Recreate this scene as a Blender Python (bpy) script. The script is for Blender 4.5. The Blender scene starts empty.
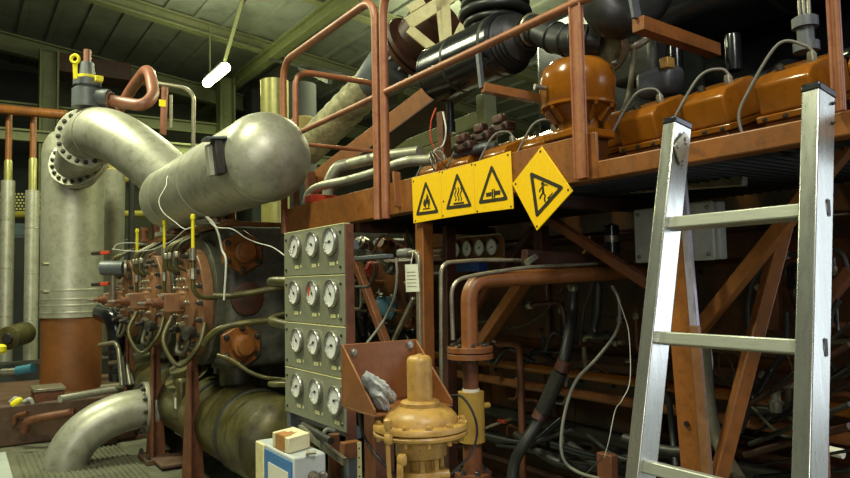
import bpy, bmesh, math, random
from mathutils import Vector, Matrix
rnd = random.Random(7)
SC = bpy.context.scene
COL = SC.collection
PI = math.pi
# ------------------------------------------------------------------ camera
EYE = Vector((0, 0, 1.3)); F = 700.0; CX, CY = 425.0, 239.0
vy = Vector((-40 - CX, -(291 - CY), -F)).normalized()          # the engine's long axis (+Y) as the lens sees it
hs = -0.02
# +X lies on the horizon line through that point, at right angles to +Y
k = -(vy.x / -vy.z) ; A = Vector((-465.0, -52.0, -700.0))
# (x-CX)*-465 + -(y-CY)*-52 + 700*700 = 0 , y = 291 + hs*(x+40)
xv = (465*CX + 52*(291 + hs*40 - CY) + F*F) / (465 - 52*hs)
yv = 291 + hs*(xv + 40)
vx = Vector((xv - CX, -(yv - CY), -F)).normalized()
vz = vx.cross(vy).normalized(); vx = vy.cross(vz).normalized()
Rm = Matrix((vx, vy, vz))                                       # camera space -> world
cam = bpy.data.cameras.new('camera'); camo = bpy.data.objects.new('camera', cam); COL.objects.link(camo)
camo.matrix_world = Matrix.Translation(EYE) @ Rm.to_4x4()
cam.sensor_width = 36.0; cam.lens = 36.0*F/850.0; cam.clip_start = .05; cam.clip_end = 100
SC.camera = camo
def ray(px, py): return Rm @ Vector(((px-CX)/F, -(py-CY)/F, -1.0))
def at(px, py, t): return EYE + ray(px, py)*t
def atX(px, py, X): d = ray(px, py); return EYE + d*((X-EYE.x)/d.x)
def atY(px, py, Y): d = ray(px, py); return EYE + d*((Y-EYE.y)/d.y)
def atZ(px, py, Z): d = ray(px, py); return EYE + d*((Z-EYE.z)/d.z)
def pr(p):
    c = Rm.transposed() @ (Vector(p)-EYE); return (CX+F*c.x/-c.z, CY-F*c.y/-c.z, -c.z)
# ------------------------------------------------------------------ materials
def lin(h):
    h = h.lstrip('#'); o = []
    for i in (0, 2, 4):
        c = int(h[i:i+2], 16)/255.0
        o.append(c/12.92 if c <= .04045 else ((c+.055)/1.055)**2.4)
    return (*o, 1.0)
M = {}
def mat(name, col, rough=.5, metal=0.0, dirt=None, amt=.4, scale=6.0, bump=.0, bscale=40.0, spec=.5, speck=None, speckamt=.0, coat=0.0, stretch=(1,1,1)):
    m = bpy.data.materials.new(name); m.use_nodes = True
    nt = m.node_tree; N = nt.nodes; L = nt.links
    b = N['Principled BSDF']
    b.inputs['Metallic'].default_value = metal
    b.inputs['Specular IOR Level'].default_value = spec
    b.inputs['Coat Weight'].default_value = coat
    tc = N.new('ShaderNodeTexCoord'); mp = N.new('ShaderNodeMapping'); mp.inputs['Scale'].default_value = stretch
    L.new(tc.outputs['Object'], mp.inputs['Vector'])
    n = N.new('ShaderNodeTexNoise'); n.inputs['Scale'].default_value = scale; n.inputs['Detail'].default_value = 6; n.inputs['Roughness'].default_value = .65
    L.new(mp.outputs[0], n.inputs['Vector'])
    r = N.new('ShaderNodeValToRGB'); r.color_ramp.elements[0].position = .38; r.color_ramp.elements[1].position = .68
    L.new(n.outputs['Fac'], r.inputs['Fac'])
    mx = N.new('ShaderNodeMix'); mx.data_type = 'RGBA'
    mx.inputs['A'].default_value = lin(col); mx.inputs['B'].default_value = lin(dirt or col)
    ml = N.new('ShaderNodeMath'); ml.operation = 'MULTIPLY'; ml.inputs[1].default_value = amt
    L.new(r.outputs['Color'], ml.inputs[0]); L.new(ml.outputs[0], mx.inputs['Factor'])
    out = mx.outputs['Result']
    if dirt:                                                        # fine grime over everything painted or worn
        g = N.new('ShaderNodeTexNoise'); g.inputs['Scale'].default_value = scale*5.3; g.inputs['Detail'].default_value = 8; g.inputs['Roughness'].default_value = .7
        L.new(mp.outputs[0], g.inputs['Vector'])
        r3 = N.new('ShaderNodeValToRGB'); r3.color_ramp.elements[0].position = .48; r3.color_ramp.elements[1].position = .72
        L.new(g.outputs['Fac'], r3.inputs['Fac'])
        m3 = N.new('ShaderNodeMix'); m3.data_type = 'RGBA'; c3 = lin(dirt); m3.inputs['B'].default_value = (c3[0]*.55, c3[1]*.55, c3[2]*.5, 1)
        l3 = N.new('ShaderNodeMath'); l3.operation = 'MULTIPLY'; l3.inputs[1].default_value = min(.6, amt*.75)
        L.new(r3.outputs['Color'], l3.inputs[0]); L.new(l3.outputs[0], m3.inputs['Factor']); L.new(out, m3.inputs['A'])
        out = m3.outputs['Result']
    if speck:
        v = N.new('ShaderNodeTexNoise'); v.inputs['Scale'].default_value = scale*6; v.inputs['Detail'].default_value = 3
        L.new(mp.outputs[0], v.inputs['Vector'])
        r2 = N.new('ShaderNodeValToRGB'); r2.color_ramp.elements[0].position = .62; r2.color_ramp.elements[1].position = .70
        L.new(v.outputs['Fac'], r2.inputs['Fac'])
        m2 = N.new('ShaderNodeMix'); m2.data_type = 'RGBA'; m2.inputs['B'].default_value = lin(speck)
        l2 = N.new('ShaderNodeMath'); l2.operation = 'MULTIPLY'; l2.inputs[1].default_value = speckamt
        L.new(r2.outputs['Color'], l2.inputs[0]); L.new(l2.outputs[0], m2.inputs['Factor']); L.new(out, m2.inputs['A'])
        out = m2.outputs['Result']
    L.new(out, b.inputs['Base Color'])
    rr = N.new('ShaderNodeMapRange'); rr.inputs['To Min'].default_value = max(.03, rough-.12); rr.inputs['To Max'].default_value = min(1, rough+.15)
    L.new(n.outputs['Fac'], rr.inputs['Value']); L.new(rr.outputs[0], b.inputs['Roughness'])
    if bump:
        bn = N.new('ShaderNodeTexNoise'); bn.inputs['Scale'].default_value = bscale; bn.inputs['Detail'].default_value = 4
        L.new(mp.outputs[0], bn.inputs['Vector'])
        bp = N.new('ShaderNodeBump'); bp.inputs['Strength'].default_value = bump; bp.inputs['Distance'].default_value = .01
        L.new(bn.outputs['Fac'], bp.inputs['Height']); L.new(bp.outputs[0], b.inputs['Normal'])
    M[name] = m; return m
def wave_bump(name, scale, axis='X', strength=.6, dist=.02, profile='SIN'):
    nt = M[name].node_tree; N = nt.nodes; L = nt.links; b = N['Principled BSDF']
    tc = N.new('ShaderNodeTexCoord'); w = N.new('ShaderNodeTexWave'); w.bands_direction = axis; w.wave_profile = profile
    w.inputs['Scale'].default_value = scale; w.inputs['Distortion'].default_value = 0
    L.new(tc.outputs['Object'], w.inputs['Vector'])
    bp = N.new('ShaderNodeBump'); bp.inputs['Strength'].default_value = strength; bp.inputs['Distance'].default_value = dist
    L.new(w.outputs['Fac'], bp.inputs['Height']); L.new(bp.outputs[0], b.inputs['Normal'])
def emit(name, col, s):
    m = bpy.data.materials.new(name); m.use_nodes = True; b = m.node_tree.nodes['Principled BSDF']
    b.inputs['Base Color'].default_value = lin(col); b.inputs['Emission Color'].default_value = lin(col); b.inputs['Emission Strength'].default_value = s
    M[name] = m
mat('orange', '#8a5424', .40, dirt='#5c371a', amt=.7, scale=5, speck='#4a2c1a', speckamt=.35, bump=.08)
mat('orange_gloss', '#945812', .22, dirt='#643c0e', amt=.55, scale=4, bump=.05, bscale=15, coat=.25)
mat('rail', '#9c6644', .42, dirt='#7a3c22', amt=.6, scale=9, speck='#3c2a22', speckamt=.3, bump=.06)
mat('rust', '#6e4022', .55, dirt='#452412', amt=.8, scale=8, bump=.15)
mat('rustdark', '#4a281a', .5, dirt='#24140c', amt=.8, scale=7, bump=.15)
mat('engine', '#54300f', .38, dirt='#150c06', amt=.95, scale=4, bump=.15, bscale=20)  # dark base and black mottling also carry the shade under the walkway
mat('oxide', '#85532a', .42, dirt='#5e341a', amt=.6, scale=6, bump=.06)
mat('brownpipe', '#8c5a46', .4, dirt='#6a3c2c', amt=.5, scale=6)
mat('galv', '#b2b1a2', .40, metal=.45, dirt='#86846e', amt=.75, scale=2.2, bump=.1, bscale=9, speck='#6c6a58', speckamt=.3)
mat('cladding', '#b4b3a2', .40, metal=.5, dirt='#8c8a74', amt=.7, scale=2.5, bump=.05, bscale=6)
mat('steel', '#a8a69c', .3, metal=.85, dirt='#6e6a5e', amt=.5, scale=14)
mat('tubing', '#a09a86', .34, metal=.6, dirt='#5a5444', amt=.6, scale=18)
mat('alu', '#bcbeb6', .27, metal=.85, dirt='#a6a89e', amt=.35, scale=6, stretch=(9,9,.5))
mat('alu_rung', '#bcbeb0', .4, metal=.6, dirt='#8a8c7e', amt=.45, scale=6, stretch=(9,.7,9))
mat('bluelight', '#a9a6bc', .35, metal=.3, dirt='#6c5c5c', amt=.7, scale=8, stretch=(1,1,.4))
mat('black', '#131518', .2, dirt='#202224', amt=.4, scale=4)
mat('rubber', '#1c1d1d', .42, dirt='#2c2c2a', amt=.6, scale=10)
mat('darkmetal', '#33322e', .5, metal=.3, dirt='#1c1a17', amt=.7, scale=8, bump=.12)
mat('blockgrey', '#57564a', .5, metal=.2, dirt='#2a281f', amt=.85, scale=5, bump=.15, bscale=18)
mat('bolt', '#3c3a36', .4, metal=.6, dirt='#6e6a60', amt=.5, scale=30)
mat('boltbright', '#a09c90', .35, metal=.8, dirt='#5e5a50', amt=.5, scale=30)
mat('panel', '#7e7f6a', .48, dirt='#6a6c58', amt=.25, scale=5, speck='#5c5e4c', speckamt=.2)
mat('dial', '#dcdeda', .3)
mat('ink', '#161616', .5)
mat('redzone', '#c8502c', .5)
mat('cream', '#d6cc98', .55, dirt='#a89c68', amt=.5, scale=6)
mat('tape', '#e8e4a4', .6)
mat('yellow', '#eebf06', .42, dirt='#d2a304', amt=.2, scale=14, speck='#7c6410', speckamt=.18)
mat('signblack', '#26210c', .5)
mat('safety', '#e0d018', .45, dirt='#b8a010', amt=.2, scale=9)
mat('ochre', '#b8924c', .40, dirt='#84602a', amt=.75, scale=7, speck='#5a431e', speckamt=.35, bump=.08)
mat('ochresleeve', '#a88638', .55, dirt='#80622a', amt=.5, scale=7)
mat('greysteel', '#5c6064', .45, metal=.2, dirt='#44484a', amt=.5, scale=8)
mat('boxgrey', '#aab0ac', .45, dirt='#8c928c', amt=.3, scale=8)
mat('boxwhite', '#b6bab8', .45, dirt='#90948e', amt=.5, scale=4)
mat('blue', '#2f6da8', .45, dirt='#265a8e', amt=.3)
mat('bluepump', '#5c8ca4', .45, dirt='#3c6478', amt=.5)
mat('deepblue', '#1c3c78', .5)
mat('paper', '#d2d0c0', .7, dirt='#b4b09c', amt=.15)
mat('card', '#cfc9a4', .75, dirt='#b0a880', amt=.4, scale=12)
mat('cardtape', '#a8743c', .6, dirt='#8a5c30', amt=.5)
mat('rag', '#b4b6b4', .85, dirt='#5c5e60', amt=.8, scale=22, bump=.3)
mat('redplastic', '#c8401c', .5, dirt='#a03016', amt=.3)
mat('wire', '#c2c2b6', .45)
mat('hosegrey', '#727268', .5, dirt='#6a6a60', amt=.4, scale=20)
mat('roofbeam', '#70724e', .6, dirt='#5a5c3c', amt=.5, scale=3)
mat('greenbeam', '#686c44', .55, dirt='#50542e', amt=.5, scale=3)
mat('roof', '#7c8074', .6, metal=.1, dirt='#5e6250', amt=.7, scale=.8)
mat('roofrib', '#4a4c42', .7)
mat('wallsheet', '#5c6048', .7, dirt='#484c36', amt=.5, scale=1.5)
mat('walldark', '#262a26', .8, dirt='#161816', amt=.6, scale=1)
mat('tread', '#7a7a68', .45, metal=.3, dirt='#4c4c3a', amt=.7, scale=3)
mat('lag', '#a8a27e', .55, metal=.25, dirt='#5e5838', amt=.9, scale=7, bump=1.0, bscale=14)
mat('tan', '#9a8a52', .5, dirt='#7a6a36', amt=.5)
mat('goldclad', '#a09c5e', .34, metal=.35, dirt='#77753c', amt=.5, scale=4)
mat('olive', '#5e582f', .40, metal=.25, dirt='#1c190f', amt=.95, scale=3.2, bump=.1)
mat('louver', '#4c5a62', .6, dirt='#333e46', amt=.4)
mat('colbase', '#78481f', .5, dirt='#4e2e16', amt=.5, scale=3)
mat('dullyellow', '#8a8028', .6, dirt='#6a6220', amt=.4)
mat('plinth', '#5c4230', .65, dirt='#3c2a1a', amt=.8, scale=5, bump=.15)
mat('redvalve', '#c04428', .45)
mat('pinkflange', '#866042', .42, dirt='#5a3018', amt=.7, scale=6)
mat('tealtool', '#2c6478', .5, dirt='#1c4656')
mat('braid', '#4c4632', .6, dirt='#2e2a1e', amt=.6, scale=30)
emit('lamp_on', '#f4ffb4', 22.0)
# ------------------------------------------------------------------ mesh builder
def frame(d, up=None):
    d = Vector(d).normalized()
    u = Vector(up) if up else (Vector((0,0,1)) if abs(d.z) < .95 else Vector((1,0,0)))
    x = u.cross(d)
    if x.length < 1e-5: x = Vector((0,1,0)).cross(d)
    x.normalize(); y = d.cross(x)
    return x, y, d
def mframe(c, d, up=None):
    x, y, z = frame(d, up); m = Matrix((x, y, z)).transposed().to_4x4(); m.translation = Vector(c); return m
def rounded(pts, r, n=6):
    pts = [Vector(p) for p in pts]; out = [pts[0]]
    for i in range(1, len(pts)-1):
        a, b, c = pts[i-1], pts[i], pts[i+1]
        rr = min(r, (a-b).length*.49, (c-b).length*.49)
        p = b+(a-b).normalized()*rr; q = b+(c-b).normalized()*rr
        for j in range(n+1):
            s = j/n; out.append(p*(1-s)**2 + b*2*s*(1-s) + q*s*s)
    out.append(pts[-1]); return out
def spline(pts, n=8):
    P = [Vector(p) for p in pts]; P = [P[0]*2-P[1]] + P + [P[-1]*2-P[-2]]; out = []
    for i in range(1, len(P)-2):
        a, b, c, d = P[i-1], P[i], P[i+1], P[i+2]
        for j in range(n):
            t = j/n
            out.append(.5*((2*b)+(c-a)*t+(2*a-5*b+4*c-d)*t*t+(3*b-a-3*c+d)*t**3))
    out.append(P[-2]); return out
def rootloc(p):
    v = Vector((0,0,0))
    while p: v = v + p.location; p = p.parent
    return v
class MB:
    def __init__(s): s.bm = bmesh.new()
    def face(s, vs):
        try: return s.bm.faces.new(vs)
        except ValueError: return None
    def box(s, c, size, m=None):
        x, y, z = [a/2 for a in size]; c = Vector(c); vs = []
        for sx in (-1,1):
            for sy in (-1,1):
                for sz in (-1,1):
                    v = Vector((sx*x, sy*y, sz*z))
                    if m: v = m @ v
                    vs.append(s.bm.verts.new(c+v))
        for f in ((0,1,3,2),(4,6,7,5),(0,4,5,1),(2,3,7,6),(0,2,6,4),(1,5,7,3)): s.face([vs[i] for i in f])
        return s
    def mm(s, lo, hi):
        lo = Vector(lo); hi = Vector(hi); return s.box((lo+hi)/2, [abs(a) for a in (hi-lo)])
    def bar(s, p, q, w, h, up=None, w2=None, h2=None):
        p, q = Vector(p), Vector(q); x, y, d = frame(q-p, up)
        w2 = w2 or w; h2 = h2 or h; r = []
        for c, a, b in ((p, w/2, h/2), (q, w2/2, h2/2)):
            r.append([s.bm.verts.new(c+x*i*a+y*j*b) for i, j in ((-1,-1),(1,-1),(1,1),(-1,1))])
        for i in range(4): s.face([r[0][i], r[0][(i+1)%4], r[1][(i+1)%4], r[1][i]])
        s.face(r[0][::-1]); s.face(r[1]); return s
    def angle(s, p, q, w, h, th, up=None, flip=1):
        "an L section along p-q: web of height h, flange of width w"
        p, q = Vector(p), Vector(q); x, y, d = frame(q-p, up)
        prof = [(0,0),(w,0),(w,th),(th,th),(th,h),(0,h)]
        r = [[s.bm.verts.new(c+x*a*flip+y*b) for a, b in prof] for c in (p, q)]
        for i in range(6): s.face([r[0][i], r[0][(i+1)%6], r[1][(i+1)%6], r[1][i]])
        s.face(r[0][::-1]); s.face(r[1]); return s
    def ibeam(s, p, q, w, h, th, up=None):
        p, q = Vector(p), Vector(q); x, y, d = frame(q-p, up)
        for (cx, cy, a, b) in ((0, h/2-th/2, w, th), (0, -h/2+th/2, w, th), (0, 0, th, h-2*th)):
            o = x*cx+y*cy; s.bar(p+o, q+o, a, b, up=up)
        return s
    def tube(s, pts, r, seg=14, cap=True):
        pts = [Vector(p) for p in pts]; n = len(pts); rs = r if isinstance(r, (list, tuple)) else [r]*n
        T = []
        for i in range(n):
            d = pts[min(i+1, n-1)]-pts[max(i-1, 0)]
            T.append(d.normalized() if d.length > 1e-9 else Vector((0,0,1)))
        x, y, _ = frame(T[0]); rings = []
        for i in range(n):
            x = (x - T[i]*x.dot(T[i])).normalized(); y = T[i].cross(x)
            rings.append([s.bm.verts.new(pts[i]+(x*math.cos(2*PI*j/seg)+y*math.sin(2*PI*j/seg))*rs[i]) for j in range(seg)])
        for a, b in zip(rings, rings[1:]):
            for j in range(seg): s.face([a[j], a[(j+1)%seg], b[(j+1)%seg], b[j]])
        if cap: s.face(rings[0][::-1]); s.face(rings[-1])
        return s
    def lathe(s, prof, c=(0,0,0), d=(0,0,1), seg=32, up=None):
        "prof: list of (radius, distance along d from c)"
        x, y, z = frame(d, up); c = Vector(c); rings = []
        for r, h in prof:
            if r < 1e-6: rings.append([s.bm.verts.new(c+z*h)])
            else: rings.append([s.bm.verts.new(c+z*h+(x*math.cos(2*PI*j/seg)+y*math.sin(2*PI*j/seg))*r) for j in range(seg)])
        for a, b in zip(rings, rings[1:]):
            for j in range(seg):
                q = (j+1) % seg
                if len(a) == 1 and len(b) == 1: continue
                if len(a) == 1: s.face([a[0], b[q], b[j]])
                elif len(b) == 1: s.face([a[j], a[q], b[0]])
                else: s.face([a[j], a[q], b[q], b[j]])
        if len(rings[0]) > 1: s.face(rings[0][::-1])
        if len(rings[-1]) > 1: s.face(rings[-1])
        return s
    def prism(s, poly, vec):
        "closed outline of 3-D points swept along vec"
        vec = Vector(vec); a = [s.bm.verts.new(Vector(p)) for p in poly]; b = [s.bm.verts.new(Vector(p)+vec) for p in poly]
        n = len(a); s.face(a[::-1]); s.face(b)
        for i in range(n): s.face([a[i], a[(i+1)%n], b[(i+1)%n], b[i]])
        return s
    def ring(s, outer, inner, vec):
        vec = Vector(vec); n = len(outer)
        O = [s.bm.verts.new(Vector(p)) for p in outer]; I = [s.bm.verts.new(Vector(p)) for p in inner]
        O2 = [s.bm.verts.new(Vector(p)+vec) for p in outer]; I2 = [s.bm.verts.new(Vector(p)+vec) for p in inner]
        for i in range(n):
            j = (i+1) % n
            s.face([O[i], O[j], I[j], I[i]]); s.face([O2[j], O2[i], I2[i], I2[j]])
            s.face([O[j], O[i], O2[i], O2[j]]); s.face([I[i], I[j], I2[j], I2[i]])
        return s
    def torus(s, c, d, R, r, seg=32, sub=10, arc=1.0):
        x, y, z = frame(d); c = Vector(c); n = seg
        pts = [c+(x*math.cos(2*PI*i*arc/n)+y*math.sin(2*PI*i*arc/n))*R for i in range(n+1)]
        return s.tube(pts, r, sub)
    def build(s, name, m, parent=None, bevel=0.0, sharp=38, label=None, kind=None, seg=2):
        bm = s.bm; bmesh.ops.recalc_face_normals(bm, faces=bm.faces)
        if parent: off = rootloc(parent)
        else:
            vs = [v.co for v in bm.verts]; lo = [min(v[i] for v in vs) for i in range(3)]; hi = [max(v[i] for v in vs) for i in range(3)]
            off = Vector(((lo[0]+hi[0])/2, (lo[1]+hi[1])/2, lo[2]))
        for v in bm.verts: v.co -= off
        bm.normal_update()
        for f in bm.faces: f.smooth = True
        lim = math.radians(sharp)
        for e in bm.edges:
            if len(e.link_faces) == 2 and e.calc_face_angle(0) > lim: e.smooth = False
        me = bpy.data.meshes.new(name); bm.to_mesh(me); bm.free()
        me.materials.append(M[m] if isinstance(m, str) else m)
        o = bpy.data.objects.new(name, me); COL.objects.link(o)
        if parent: o.parent = parent
        else: o.location = off
        if bevel:
            b = o.modifiers.new('bevel', 'BEVEL'); b.width = bevel; b.segments = seg; b.limit_method = 'ANGLE'; b.angle_limit = math.radians(40); b.harden_normals = False
        if label: o['label'] = label
        if kind: o['kind'] = kind
        return o
    def thing(s, name, m, label, cat, group=None, bevel=0.0, kind=None, seg=2):
        o = s.build(name, m, None, bevel, seg=seg); o['label'] = label; o['category'] = cat
        if group: o['group'] = group
        if kind: o['kind'] = kind
        return o
def T(name, label, cat, loc=(0,0,0), group=None):
    o = bpy.data.objects.new(name, None); COL.objects.link(o); o.location = Vector(loc); o.empty_display_size = .05
    o['label'] = label; o['category'] = cat
    if group: o['group'] = group
    return o
def struct(mb, name, m, bevel=0): 
    o = mb.build(name, m, None, bevel); o['kind'] = 'structure'; return o
def copy_tree(o, parent=None):
    c = o.copy(); COL.objects.link(c); c.parent = parent
    for ch in list(o.children): copy_tree(ch, c)
    return c
BOLT = {}
def bolt(parent, p, d, r=.012, h=.012, m='bolt', name='bolt'):
    key = (round(r, 4), round(h, 4), m)
    if key not in BOLT:
        mb = MB(); mb.lathe([(r*1.25, 0), (r*1.25, h*.2)], seg=14); mb.lathe([(r, h*.2), (r, h*.92), (r*.86, h)], seg=6); mb.lathe([(r*.5, h), (r*.5, h*1.3)], seg=8)
        bm = mb.bm; bmesh.ops.recalc_face_normals(bm, faces=bm.faces)
        me = bpy.data.meshes.new('bolt'); bm.to_mesh(me); bm.free(); me.materials.append(M[m]); BOLT[key] = me
    o = bpy.data.objects.new(name, BOLT[key]); COL.objects.link(o); o.parent = parent
    mt = mframe(Vector(p)-rootloc(parent), d); o.matrix_local = mt
    return o
def bolt_ring(parent, c, d, R, n, r=.012, h=.014, m='bolt', ph=0.0, up=None):
    x, y, z = frame(d, up); c = Vector(c)
    for i in range(n):
        a = 2*PI*(i+ph)/n
        bolt(parent, c+(x*math.cos(a)+y*math.sin(a))*R, d, r, h, m)
# ================================================================== platform, signs, railing
Xb = 1.5; ZB, ZT, ZK = 1.58, 1.632, 1.716
YL = 3.62; YE = .45; YK = 1.365
pf = T('engine_walkway', 'orange steel walkway edge running along the engine above head height, carrying the railing', 'walkway', (Xb, 1.0, ZB))
MB().mm((Xb, YE, ZB), (Xb+.05, YL, ZT)).build('edge_beam', 'orange', pf, .004)
MB().mm((Xb+.052, YE, ZT-.008), (Xb+.09, YK, ZT+.003)).build('deck_edging', 'tubing', pf, .001, label='thin bare metal deck edge strip')
MB().mm((Xb-.004, YK, ZB+.002), (Xb+.006, YL, ZK)).build('kick_plate', 'orange', pf, .002)
MB().mm((Xb-.006, 2.575, ZB-.0), (Xb-.002, 2.66, ZK)).build('joint_plate', 'oxide', pf, .002)
g = MB()
for i in range(90):
    y = .46+i*.034; g.mm((Xb+.05, y, ZB+.004), (2.34, y+.005, ZB+.03))
for i in range(9): g.mm((Xb+.09+i*.09, .46, ZB+.012), (Xb+.096+i*.09, 3.52, ZB+.026))
g.build('deck_grating', 'darkmetal', pf)
MB().mm((Xb+.09, .46, ZB+.031), (2.34, 3.6, ZB+.036)).build('light_stop_sheet', 'rustdark', pf)  # solid sheet added to stop light falling through the grating
for y in (2.9, 1.7, .6): MB().bar((Xb+.05, y, ZB-.02), (2.36, y, ZB-.02), .05, .04).build('deck_bearer', 'rustdark', pf)
for y, z in ((2.56, ZB+.03), (2.56, ZB+.1), (1.42, ZB+.085), (1.42, ZB+.03)):
    bolt(pf, (Xb-.004, y, z), (-1,0,0), .009, .009)

gr = T('guard_railing', 'red brown tube railing standing along the walkway edge with looped corner', 'railing', (Xb, 2.5, ZT))
Z1, Z2 = 2.105, 2.545; R0 = .019
yA, yB, yC = 3.645, 2.60, 2.53
MB().tube(rounded([(Xb-.01, yA, ZB), (Xb-.01, yA, Z2), (Xb-.01, yB, Z2), (Xb-.01, yB, ZB-.01)], .12, 8), R0, 14).build('rail_loop', 'rail', gr)
MB().tube([(Xb-.01, yA, Z1), (Xb-.01, yB, Z1)], .014, 12).build('mid_rail', 'rail', gr)
MB().tube(rounded([(Xb-.012, yC, ZB-.012), (Xb-.012, yC, Z2+.0), (Xb-.012, .45, Z2)], .12, 8), R0, 14).build('rail_loop', 'rail', gr)
MB().tube([(Xb-.012, yC, Z1), (Xb-.012, .45, Z1)], .014, 12).build('mid_rail', 'rail', gr)
e0 = atY(297.3, 143.7, 3.5); yE = 3.57
MB().tube(rounded([(Xb+.03, yE, ZT), (Xb+.03, yE, Z2-.062), (Xb+.57, yE, Z2-.062), (Xb+.57, yE, ZT)], .1, 8), .017, 14).build('end_loop', 'rail', gr)
MB().tube([(Xb+.03, yE, Z1-.03), (Xb+.57, yE, Z1-.03)], .012, 12).build('end_mid_rail', 'rail', gr)
for (x0, x1) in ((576, 589.5), (835, 849)):
    ya, yb = atX(x0, 150, Xb-.01).y, atX(x1, 150, Xb-.01).y
    if x0 > 800: ya, yb = atX(833, 80, Xb-.01).y, atX(848, 80, Xb-.01).y
    pb = MB(); w = abs(ya-yb)
    pb.angle((Xb-.012, yb, ZB+.004), (Xb-.012, yb, 2.62), w, w*.9, .007, up=(1,0,0), flip=1) if False else None
    zq = ZB+.006 if x0 < 800 else ZT-.004; yb += .006
    pb.mm((Xb-.02, yb, zq), (Xb-.014, ya, 2.62)); pb.mm((Xb-.024, yb, zq), (Xb-.008, yb+.007, 2.62)); pb.mm((Xb-.024, ya-.007, zq), (Xb-.008, ya, 2.62))
    pb.build('post', 'rail', gr, .002)
MB().bar(atX(396, 172, Xb-.01), atX(399, 207, Xb-.01), .035, .012, up=(0,1,0)).build('post_bracket', 'oxide', gr, .002)

# ---- warning signs : art given as pixels of each plate, laid on the kick plate's plane
XS = Xb-.010
def S(px, py, x=XS): return atX(px, py, x)
def crop(ox, oy, s): return lambda x, y, X=XS: atX(ox+x/s, oy+y/s, X)
Q = crop(400, 110, 3.855)
def sign(corners, tri, inner, art, label, screws):
    c = [Q(*p) for p in corners]; cen = sum(c, Vector())/4
    t = T('warning_sign', label, 'sign', (XS, cen.y, min(p.z for p in c)), 'yellow warning signs on the walkway edge')
    MB().prism(c, (.004, 0, 0)).build('sign_plate', 'yellow', t, .0006)
    def rnd3(pts, r): 
        pts = [Vector(p) for p in pts]; o = []
        for i in range(3):
            a, b, c2 = pts[i-1], pts[i], pts[(i+1) % 3]
            p = b+(a-b)*r; q = b+(c2-b)*r
            for j in range(5): s = j/4; o.append(p*(1-s)**2+b*2*s*(1-s)+q*s*s)
        return o
    X2 = XS-.001
    MB().ring(rnd3([Q(*p, X2) for p in tri], .09), rnd3([Q(*p, X2) for p in inner], .05), (.0012, 0, 0)).build('warning_triangle', 'signblack', t)
    a = MB()
    for poly in art: a.prism([Q(*p, X2) for p in poly], (.0012, 0, 0))
    a.build('pictogram', 'signblack', t)
    for s in screws: bolt(t, Q(*s), (-1,0,0), .003, .002, 'bolt', 'screw')
    return t
def inn(tri, k=.72):
    cx = sum(p[0] for p in tri)/3; cy = sum(p[1] for p in tri)/3
    return [(cx+(p[0]-cx)*k, cy+(p[1]-cy)*k) for p in tri]
def thick(line, w):
    "a stroke as a closed outline in crop pixels"
    L, R = [], []
    for i, p in enumerate(line):
        a = line[max(i-1, 0)]; b = line[min(i+1, len(line)-1)]
        dx, dy = b[0]-a[0], b[1]-a[1]; l = math.hypot(dx, dy) or 1
        L.append((p[0]-dy/l*w/2, p[1]+dx/l*w/2)); R.append((p[0]+dy/l*w/2, p[1]-dx/l*w/2))
    return L+R[::-1]
t1 = [(98, 271), (150, 396), (60, 408)]
flame = [(101,379),(91,370),(89,357),(95,342),(97,350),(101,335),(103,320),(110,336),(109,348),(114,342),(115,360),(112,372),(107,379),(109,368),(104,358),(99,367)]
sign([(45,262),(156,236),(161,418),(52,437)], t1, inn(t1), [flame, [(88,384),(116,380),(116,376),(88,380)]], 'yellow warning sign with flame pictogram, leftmost of the row', [(52,275),(152,238),(60,428)])
t2 = [(219, 239), (278, 372), (176, 385)]
heat = [thick([(213+k+3*math.sin(i*1.25), 350-i*6.5) for i in range(9)], 3.4) for k in (0, 11, 21)]
sign([(157,236),(282,203),(290,398),(162,418)], t2, inn(t2), heat+[[(206,358),(246,353),(246,360),(206,365)]], 'yellow warning sign with three rising heat waves over a line', [(163,240),(276,210),(168,352),(166,408)])
t3 = [(352, 208), (418, 346), (301, 363)]
sign([(283,203),(425,158),(436,380),(291,398)], t3, inn(t3), [[(331,320),(352,316),(352,331),(332,335)],[(366,312),(386,309),(386,325),(366,328)],[(353,306),(358,305),(359,339),(354,340)],[(361,305),(365,304),(366,338),(362,339)]], 'yellow warning sign with flanged pipe pictogram, beside the tilted sign', [(290,211),(416,173),(298,390),(428,372)])
t4 = [(499, 237), (633, 296), (524, 418)]
man = [[(543,281),(549,276),(555,281),(553,289),(545,290)], [(545,292),(553,292),(556,318),(548,322)], thick([(552,292),(560,286),(568,291)],4), thick([(547,297),(540,305),(537,316)],4), thick([(552,318),(559,330),(556,344),(560,355)],5.5), thick([(550,320),(543,330),(538,342)],5.5), thick([(566,340),(574,333),(570,345),(580,330),(588,318)],2.2), thick([(556,366),(562,356),(572,352)],2.2)]
sign([(545,140),(665,312),(527,465),(432,285)], t4, inn(t4), man, 'yellow warning sign hung on its corner as a diamond, with stumbling figure', [(541,160),(648,308),(528,448),(446,285)])

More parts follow.
